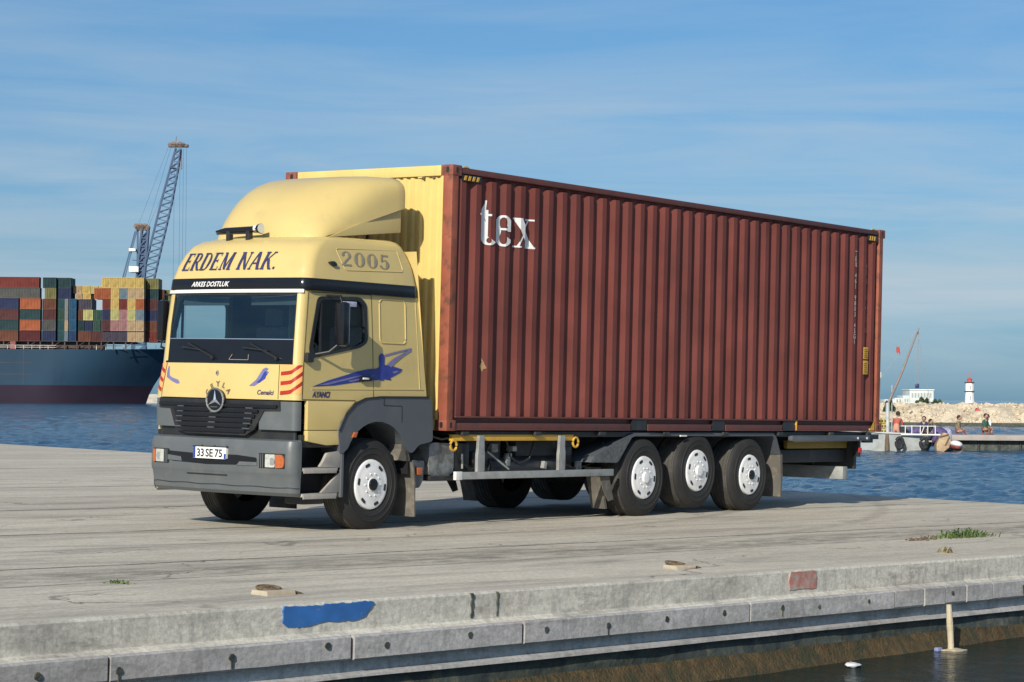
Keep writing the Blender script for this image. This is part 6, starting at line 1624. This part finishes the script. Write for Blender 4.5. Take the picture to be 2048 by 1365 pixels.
bm = nb(); box(bm, -.14, .14, -1.0, -.9, zL(779), zL(771)); box(bm, -.14, .14, -1.1, -1.0, zL(800), zL(792)); obj('window', bm, M['alu'], lh)

HB = 420.0; PH = HB / KF; HF = FR(0, HB); ha = lambda u: (u - 1024) * PH; zH = lambda v: CAMW.z - (v - hz_(1830)) * PH
hs = thing('harbour_building', 'low white harbour building with stepped roofs at the left end of the breakwater', 'building', (ha(1830), 0, zH(806)), frame=HF)
M['pale'] = mat('pale_render', (.50, .55, .55), .7, var=.12, vscale=.6)
bm = nb(); box(bm, ha(1819), ha(1867), 0, 8, zH(808), zH(780), .05); box(bm, ha(1806), ha(1819), .2, 7, zH(808), zH(791), .05); box(bm, ha(1790), ha(1806), .4, 7, zH(808), zH(796), .05); box(bm, ha(1770), ha(1790), .6, 7, zH(808), zH(799), .05); obj('walls', bm, M['pale'], hs)
bm = nb()
for u in range(1823, 1865, 6): box(bm, ha(u), ha(u + 3.2), -.06, -.0, zH(795), zH(786))
for u in (1793, 1799, 1809, 1814): box(bm, ha(u), ha(u + 2.2), .1, .195, zH(803), zH(798))
obj('window', bm, M['alu'], hs)
bm = nb(); box(bm, ha(1818), ha(1868), -.2, 8.2, zH(780), zH(778.6)); obj('roof_edge', bm, M['lhwhite'], hs)
M['shrub'] = mat('shrub_leaf', (.055, .085, .04), .8, var=.4, vscale=1.5)
def shrub(label, u0, u1, v0, v1, B, seed):
    rr = random.Random(seed); bm = nb(); P = B / KF; F = FR(0, B); zz = lambda v: CAMW.z - (v - hz_(1850)) * P; a0, a1 = (u0 - 1024) * P, (u1 - 1024) * P
    z0, z1 = zz(v1), zz(v0)
    for i in range(700):
        t = rr.random(); x = a0 + (a1 - a0) * t; env = math.sin(PI * min(1, max(0, t))) ** .5 * (.75 + .25 * math.sin(t * 17 + seed)); z = z0 + (z1 - z0) * env * rr.random() ** .7; y = rr.random() * (a1 - a0) * .5
        s = (z1 - z0) * .13 * (.6 + rr.random()); n_ = V((rr.gauss(0, 1), rr.gauss(0, 1), rr.gauss(0, 1))).normalized(); u = n_.orthogonal().normalized() * s; w = n_.cross(u)
        bm.faces.new([bm.verts.new(V((x, y, z)) + q) for q in (u, w * .6, -u, -w * .6)])
    o = obj('shrub', bm, M['shrub'], smooth=0, frame=F, loc=((a0 + a1) / 2, 0, z0)); return tag(o, label, 'shrub', 'shrubs on the breakwater')
shrub('low dark green shrub in front of the white harbour building', 1832, 1862, 793, 809, 380, 1)
shrub('low green shrub between the white building and the lighthouse', 1862, 1888, 797, 809, 382, 2)
shrub('dark shrub at the foot of the boat mast, left end of the breakwater', 1768, 1790, 800, 822, 200, 3)
# red hut on the rocks
RF = FR(0, 209); PR = 209 / KF; ra = lambda u: (u - 1024) * PR; zR = lambda v: CAMW.z - (v - hz_(1955)) * PR
rt = thing('red_tent', 'small red tent pitched on the breakwater rocks', 'tent', (ra(1955.5), 0, zR(832)), frame=RF)
bm = nb(); prism(bm, [(ra(1947), zR(831)), (ra(1964.5), zR(830)), (ra(1961), zR(820)), (ra(1955), zR(815.5)), (ra(1950), zR(822))], 'y', 0, 1.0); M['redcloth'] = mat('red_cloth', (.42, .07, .055), .7, var=.2, vscale=6); obj('canvas', bm, M['redcloth'], rt)
bm = nb(); prism(bm, [(ra(1953), zR(831)), (ra(1958), zR(830.6)), (ra(1955.3), zR(821))], 'y', -.03, -.0); obj('door_flap', bm, M['deckred'], rt)

# ---- fishing boat, jetty, dinghy at about 100 m
GB = 103.0; PG = GB / KF; GF = FR(0, GB); ga = lambda u: (u - 1024) * PG; zG = lambda v: CAMW.z - (v - hz_(1820)) * PG
def GP(u, v, b=0): return V((ga(u), b, zG(v)))
bt = thing('fishing_boat', 'grey-white work boat with tyre fenders and a slanting derrick mast, moored behind the truck', 'boat', (ga(1800), 1.5, WZ), frame=GF)
M['hullpale'] = mat('boat_hull_pale', (.46, .49, .49), .55, var=.15, vscale=1.5, dirt=(.28, .24, .17), damt=.6, dscale=2.5)
ht = [(u, v) for u, v in ((1560, 855), (1700, 857), (1760, 864), (1860, 868), (1884, 866))]
bm = nb(); top = [(ga(u), zG(v)) for u, v in ht]
secs = []
for i, (a, z) in enumerate(top):
    hw = [1.3, 1.6, 1.6, 1.3, .35][i]; rake = [0, 0, 0, -.15, -.5][i]
    secs.append([V((a, 1.7 - hw, z)), V((a, 1.7 - hw - .05, z - .06)), V((a, 1.7 - hw + .02, z - .10)), V((a + rake * .5, 1.7 - hw * .9, (z + WZ) / 2)), V((a + rake, 1.7 - hw * .75, WZ - .3)), V((a + rake, 1.7 + hw * .75, WZ - .3)), V((a, 1.7 + hw, z))])
rows = [[bm.verts.new(p) for p in s_] for s_ in secs]
for a, b in zip(rows, rows[1:]):
    for i in range(len(a) - 1): bm.faces.new([a[i], b[i], b[i + 1], a[i + 1]])
bm.faces.new(rows[0]); bm.faces.new(rows[-1][::-1])
for s_ in (0, -1): pass
obj('hull', bm, M['hullpale'], bt, smooth=30)
bm = nb(); box(bm, ga(1565), ga(1868), .5, 2.9, zG(884), zG(881)); obj('deck', bm, M['step'], bt)
bm = nb(); box(bm, ga(1700), ga(1880), .34, .38, zG(907), zG(903)); box(bm, ga(1772), ga(1778), .12, .36, zG(905), zG(868)); obj('rubbing_strake', bm, M['rust'], bt)
for u in (1799.5, 1848):
    bm = nb(); c = GP(u, 886, .02)
    tube(bm, [c + V((.145 * math.cos(a), 0, .23 * math.sin(a))) for a in [2 * PI * i / 24 for i in range(25)]], .085, 10, False); obj('tyre_fender', bm, M['rubber'], bt)
bm = nb()
for u in (1812, 1825, 1842, 1857, 1872): bar(bm, GP(u, 868, .2), GP(u, 851, .2), .035)
bar(bm, GP(1803, 852, .2), GP(1873, 852, .2), .03); bar(bm, GP(1803, 869, .16), GP(1882, 869, .16), .06); bar(bm, GP(1844, 868, .2), GP(1850, 852, .2), .03)
obj('guard_rail', bm, M['trimwhite'], bt)
M['mastwood'] = mat('mast_paint', (.23, .18, .16), .6, var=.2, vscale=3)
bm = nb(); tube(bm, [GP(1780, 812, .8), GP(1812, 738, .8), GP(1843, 655, .8)], [.065, .05, .035], 10); obj('derrick', bm, M['mastwood'], bt)
bm = nb(); tube(bm, [GP(1764, 880, 1.0), GP(1765, 745, 1.0)], .06, 8); tube(bm, [GP(1781, 884, .8), GP(1781, 806, .8)], .09, 8); box(bm, ga(1760), ga(1769), .95, 1.05, zG(756), zG(744)); tube(bm, [GP(1791, 770, 1), GP(1791, 880, 1)], .02, 6); obj('mast', bm, M['hullpale'], bt)
bm = nb()
for a, b in (((1765, 760), (1843, 656)), ((1843, 656), (1838, 768)), ((1843, 656), (1844, 768)), ((1841, 660), (1879, 868))): tube(bm, [GP(*a, .9), GP(*b, .9)], .010, 5)
obj('rigging', bm, M['alu'], bt)
bm = nb(); box(bm, ga(1837), ga(1845), .85, .95, zG(776), zG(767), .03); obj('hook_block', bm, M['navy'], bt)
bm = nb()
for i in range(60):
    t = i / 59; x = ga(1822 + 40 * t * 0); 
vs0 = []
for j in range(7):
    vs0.append([bm.verts.new((ga(1798) - .0 + .16 * i / 10, .78 + .02 * math.sin(i * .9 + j), zG(703) + .28 * j / 6 - .05 * math.sin(i * .7) - .12 * i / 10)) for i in range(11)])
for a, b in zip(vs0, vs0[1:]):
    for i in range(10): bm.faces.new([a[i], a[i + 1], b[i + 1], b[i]])
obj('red_pennant', bm, M['redcloth'], bt)
M['cratey'] = mat('yellow_crate', (.42, .32, .06), .6, var=.2, vscale=6)
cy = thing('crate_pile', 'pile of dull yellow crates on the boat deck just behind the container', 'crates', (ga(1770), 1.0, zG(868)), frame=GF)
bm = nb()
for k in range(3):
    for u in (1752, 1769): 
        z = zG(868 - k * 10.5); box(bm, ga(u), ga(u + 15), .8, 1.4, z, z + .21, .01)
obj('crates', bm, M['cratey'], cy)
bm = nb()
for k in range(3):
    for i in range(6): u = 1753 + i * 5.4; z = zG(868 - k * 10.5); box(bm, ga(u), ga(u + 2.4), .785, .80, z + .05, z + .15)
obj('crate_slots', bm, M['black'], cy)
M['nets'] = mat('purple_nets', (.10, .075, .20), .85, var=.5, vscale=12, dirt=(.03, .03, .05), damt=.8, dscale=8, bump=.6, bscale=25)
M['nets2'] = mat('dark_nets', (.035, .035, .05), .85, var=.5, vscale=12, bump=.6, bscale=25)
def heap(name, label, u0, u1, v0, v1, m, y=1.0, seed=0, cat='fishing nets'):
    bm = nb(); a0, a1 = ga(u0), ga(u1); z0, z1 = zG(v1), zG(v0)
    bmesh.ops.create_icosphere(bm, subdivisions=3, radius=1, matrix=Matrix.Translation(((a0 + a1) / 2, y, z0)) @ Matrix.Diagonal(((a1 - a0) / 2, .55, z1 - z0, 1)))
    for v in bm.verts: v.co += V((noise.noise(v.co * 5 + V((seed, 0, 0))), 0, noise.noise(v.co * 4 + V((0, seed, 0))))) * .09
    o = obj(name, bm, m, frame=GF, loc=((a0 + a1) / 2, y, z0)); return tag(o, label, cat)
heap('net_heap', 'dark heap of nets on the boat just right of the person in red', 1802, 1826, 853, 872, M['nets2'], seed=1)
heap('net_heap', 'purple and black heap of nets amidships behind the white rail', 1824, 1862, 853, 872, M['nets'], 1.3, seed=2)
heap('net_heap', 'purple net heap at the bow end of the boat rail', 1868, 1906, 853, 874, M['nets'], 1.2, seed=3)
heap('net_heap', 'pale lilac net heap on the jetty behind the dinghy', 1898, 1925, 854, 876, mat('lilac_nets', (.30, .30, .42), .85, var=.4, vscale=12), 2.2, seed=4)

# jetty
jt = thing('jetty', 'low concrete jetty with a dark underside at the right edge', 'jetty', (ga(1990), 3.0, WZ), frame=GF)
M['jetty'] = mat('jetty_concrete', (.36, .32, .29), .85, var=.2, vscale=2, dirt=(.2, .18, .15), damt=.6, dscale=1.5)
bm = nb(); box(bm, ga(1916), ga(2300), 1.5, 4.2, zG(881), zG(870), .03); obj('slab', bm, M['jetty'], jt)
bm = nb(); box(bm, ga(1920), ga(2300), 1.9, 4.0, WZ - .5, zG(881)); obj('dark_wall', bm, M['wetwall'], jt)
for u in (1935, 1975, 2016, 2060):
    bm = nb(); tube(bm, [(ga(u), 1.9, WZ - .5), (ga(u), 1.9, zG(881))], .06, 10)
    obj('pile', bm, M['chassis'], jt)
# dinghies
def dinghy(label, u0, u1, v0, v1, m, mi, y):
    d = thing('dinghy', label, 'dinghy', (ga((u0 + u1) / 2), y, WZ), frame=GF)
    bm = nb(); a0, a1, z1 = ga(u0), ga(u1), zG(v0); L_ = a1 - a0
    rows = []
    for i in range(11):
        t = i / 10; w = .42 * math.sin(PI * (t * .80 + .14)) ** .7; zt = z1 - .10 * math.sin(PI * t); row = []
        for k in range(9):
            a = PI * k / 8; row.append(bm.verts.new((a0 + L_ * t, y - w * math.cos(a), zt - (zt - WZ + .12) * math.sin(a) ** .7)))
        rows.append(row)
    for a, b in zip(rows, rows[1:]):
        for k in range(8): bm.faces.new([a[k], a[k + 1], b[k + 1], b[k]])
    bm.faces.new(rows[0]); bm.faces.new(rows[-1][::-1])
    obj('hull', bm, m, d, smooth=50)
    bm = nb(); box(bm, a0 + L_ * .45, a0 + L_ * .55, y - .35, y + .35, z1 - .15, z1 - .12); box(bm, a0 + .05, a1 - .05, y - .2, y + .2, WZ + .05, WZ + .08); obj('thwart', bm, mi, d)
    return d
M['tanhull'] = mat('tan_dinghy', (.42, .30, .18), .6, var=.3, vscale=4, dirt=(.12, .07, .05), damt=.7, dscale=3)
d = thing('dinghy', 'tan wooden dinghy lying bow-up between the work boat and the jetty', 'dinghy', (ga(1890), .6, WZ), frame=GF)
bm = nb(); prism(bm, [(ga(u), zG(v)) for u, v in ((1875, 889), (1881, 874), (1890, 865), (1900, 867), (1904, 879), (1901, 894), (1890, 904), (1876, 908))], 'y', .25, .85, .05)
for v in bm.verts: v.co += V((noise.noise(v.co * 5), 0, noise.noise(v.co * 4))) * .04
obj('hull', bm, M['tanhull'], d, smooth=50)
bm = nb(); bar(bm, (ga(1882), .22, zG(873)), (ga(1900), .22, zG(868)), .05); bar(bm, (ga(1892), .20, zG(890)), (ga(1901), .20, zG(872)), .04); obj('gunwale', bm, M['rust'], d)
d = thing('dinghy', 'small rounded white dinghy with a dark red bottom beside the jetty', 'dinghy', (ga(1915), .3, WZ), frame=GF)
def ell(dx, dz, rx, rz, m, name):
    bm = nb(); bmesh.ops.create_icosphere(bm, subdivisions=3, radius=1, matrix=Matrix.Translation((ga(1915) + dx, .3, zG(888) + dz)) @ Matrix.Rotation(.25, 4, 'Y') @ Matrix.Diagonal((rx, .5, rz, 1))); obj(name, bm, m, d, smooth=60)
ell(0, 0, .29, .17, M['whiteletter'], 'hull'); ell(-.02, -.13, .27, .16, M['deckred'], 'bottom')

# ---- people on the boat and the jetty
SKIN = mat('skin', (.38, .21, .14), .6, var=.1, vscale=30)
HAIR = mat('dark_hair', (.025, .018, .014), .8)
def person(label, u, vfoot, b, pose, top, legs, face=0.0, H=1.70, group=None):
    """one continuous skinned body in clothes-coloured regions; pose gives joint positions in body units"""
    P = {'stand': dict(hip=.53, knee=(.03, .28), lean=.02, armL=((-.13, .64), (-.10, .48)), armR=((.13, .66), (.12, .50))),
         'bend': dict(hip=.50, knee=(.05, .27), lean=.20, armL=((-.10, .58), (-.05, .44)), armR=((.16, .58), (.22, .44))),
         'sit': dict(hip=.26, knee=(.24, .27), lean=.05, armL=((-.12, .40), (-.02, .30)), armR=((.14, .42), (.16, .30)))}[pose]
    kf = (GB + b) / GB; z0 = CAMW.z + (zG(vfoot) - CAMW.z) * kf; base = V((ga(u) * kf, b, z0))
    root = thing('person', label, 'person', tuple(base), group, GF)
    c, s = math.cos(face), math.sin(face)
    def J(f, l, z): return base + V((f * c - l * s, f * s + l * c, z)) * 1.0
    hz2 = P['hip'] * H; ln = P['lean'] * H; tz = H - P['hip'] * H * 0
    if pose == 'sit': sh = hz2 + .30 * H
    elif pose == 'bend': sh = hz2 + .25 * H
    else: sh = .82 * H
    pel = J(0, 0, hz2); che = J(ln * .6, 0, hz2 + (sh - hz2) * .6); nk = J(ln, 0, sh + .02 * H); hd = J(ln * 1.25 + .01, 0, sh + .115 * H)
    verts = [pel, che, nk]; rad = [.13, .15, .055]; edges = [(0, 1), (1, 2)]
    reg = ['L', 'T', 'S']
    def add(p, r, par, g): verts.append(p); rad.append(r); edges.append((par, len(verts) - 1)); reg.append(g); return len(verts) - 1
    for l in (-1, 1):
        a = add(J(ln * .95, l * .10 * H, sh - .01 * H), .058, 1, 'T')
        arm = P['armL'] if l < 0 else P['armR']
        e = add(J(ln + abs(arm[0][0]) * H * .3, l * .125 * H, sh - .17 * H), .042, a, 'T'); h_ = add(J(ln + abs(arm[1][0]) * H * .9 + .06, l * .11 * H, sh - .30 * H), .030, e, 'S'); add(J(ln + abs(arm[1][0]) * H + .10, l * .105 * H, sh - .345 * H), .028, h_, 'S')
        th = add(J(0, l * .055 * H, hz2 - .04 * H), .088, 0, 'L')
        if pose == 'sit': kn = add(J(.24 * H, l * .07 * H, hz2 + .01), .062, th, 'L'); an = add(J(.25 * H, l * .07 * H, .03 * H), .040, kn, 'L')
        else: kn = add(J(P['knee'][0] * H, l * .06 * H, .28 * H), .062, th, 'L'); an = add(J(0, l * .065 * H, .04 * H), .040, kn, 'L')
        add((verts[an] + V((c, s, 0)) * .13), .035, an, 'L')
    me = bpy.data.meshes.new('body'); me.from_pydata([v - base for v in verts], edges, []); me.update()
    o = bpy.data.objects.new('body', me); COL.objects.link(o)
    md = o.modifiers.new('s', 'SKIN'); 
    sv = me.skin_vertices[0].data if me.skin_vertices else None
    if sv is None:
        b_ = nb(); b_.from_mesh(me); b_.verts.layers.skin.verify(); b_.to_mesh(me); b_.free(); sv = me.skin_vertices[0].data
    for i, r in enumerate(rad): sv[i].radius = (r, r); 
    sv[0].use_root = True
    o.modifiers.new('u', 'SUBSURF').levels = 1
    dg = bpy.context.evaluated_depsgraph_get(); m2 = bpy.data.meshes.new_from_object(o.evaluated_get(dg)); bpy.data.objects.remove(o)
    m2.materials.clear()
    for mm_ in (top, legs, SKIN): m2.materials.append(mm_)
    for f in m2.polygons:
        ce = V(f.center) + base; k = min(range(len(verts)), key=lambda i: (verts[i] - ce).length); f.material_index = {'T': 0, 'L': 1, 'S': 2}[reg[k]]; f.use_smooth = True
    bo = bpy.data.objects.new('body', m2); COL.objects.link(bo); bo.parent = root; ORG[bo] = base
    bm = nb(); bmesh.ops.create_icosphere(bm, subdivisions=3, radius=.105, matrix=Matrix.Translation(hd) @ Matrix.Rotation(face, 4, 'Z') @ Matrix.Diagonal((.92, .80, 1.12, 1)))
    fw = V((c, s, 0))
    for v in bm.verts:
        d = (v.co - hd)
        if d.dot(fw) > .075 and abs(d.z + .01) < .022: v.co += fw * .018
    obj('head', bm, SKIN, root)
    bm = nb(); bmesh.ops.create_icosphere(bm, subdivisions=2, radius=.112, matrix=Matrix.Translation(hd + V((0, 0, .025)) - fw * .018) @ Matrix.Diagonal((.95, .86, 1.05, 1)))
    bmesh.ops.bisect_plane(bm, geom=bm.verts[:] + bm.edges[:] + bm.faces[:], plane_co=hd + V((0, 0, .005)), plane_no=(-fw.x * .5, -fw.y * .5, .8), clear_inner=True); obj('hair', bm, HAIR, root)
    return root
cl = lambda n, c: mat('cloth_' + n, c, .85, var=.15, vscale=12)
person('person in a red top standing at the boat rail beside the yellow crates', 1792, 893, .75, 'bend', cl('red', (.42, .09, .07)), cl('salmon', (.52, .26, .18)), face=1.2)
person('person in dark navy clothes standing behind the white boat rail', 1848, 893, .9, 'stand', cl('navy', (.03, .035, .08)), cl('dark', (.03, .03, .035)), face=-1.9, H=1.35)
person('person in black bending over the nets, right of the navy figure', 1860, 893, 1.2, 'stand', cl('black', (.025, .025, .025)), cl('greyt', (.10, .10, .10)), face=-.6, H=1.22)
person('person in an olive top sitting at the left end of the jetty', 1914, 876, 2.6, 'sit', cl('olive', (.20, .16, .10)), cl('maroon', (.17, .05, .08)), face=-.4, H=1.4)
person('person in a green top sitting on the jetty', 1968, 872, 2.6, 'sit', cl('green', (.03, .10, .07)), cl('brown', (.16, .07, .05)), face=-.8, H=1.4)
person('person in a white top sitting beside the one in green on the jetty', 1976, 872, 2.9, 'sit', cl('white', (.70, .72, .70)), cl('rust', (.22, .08, .05)), face=-2.2, H=1.35)
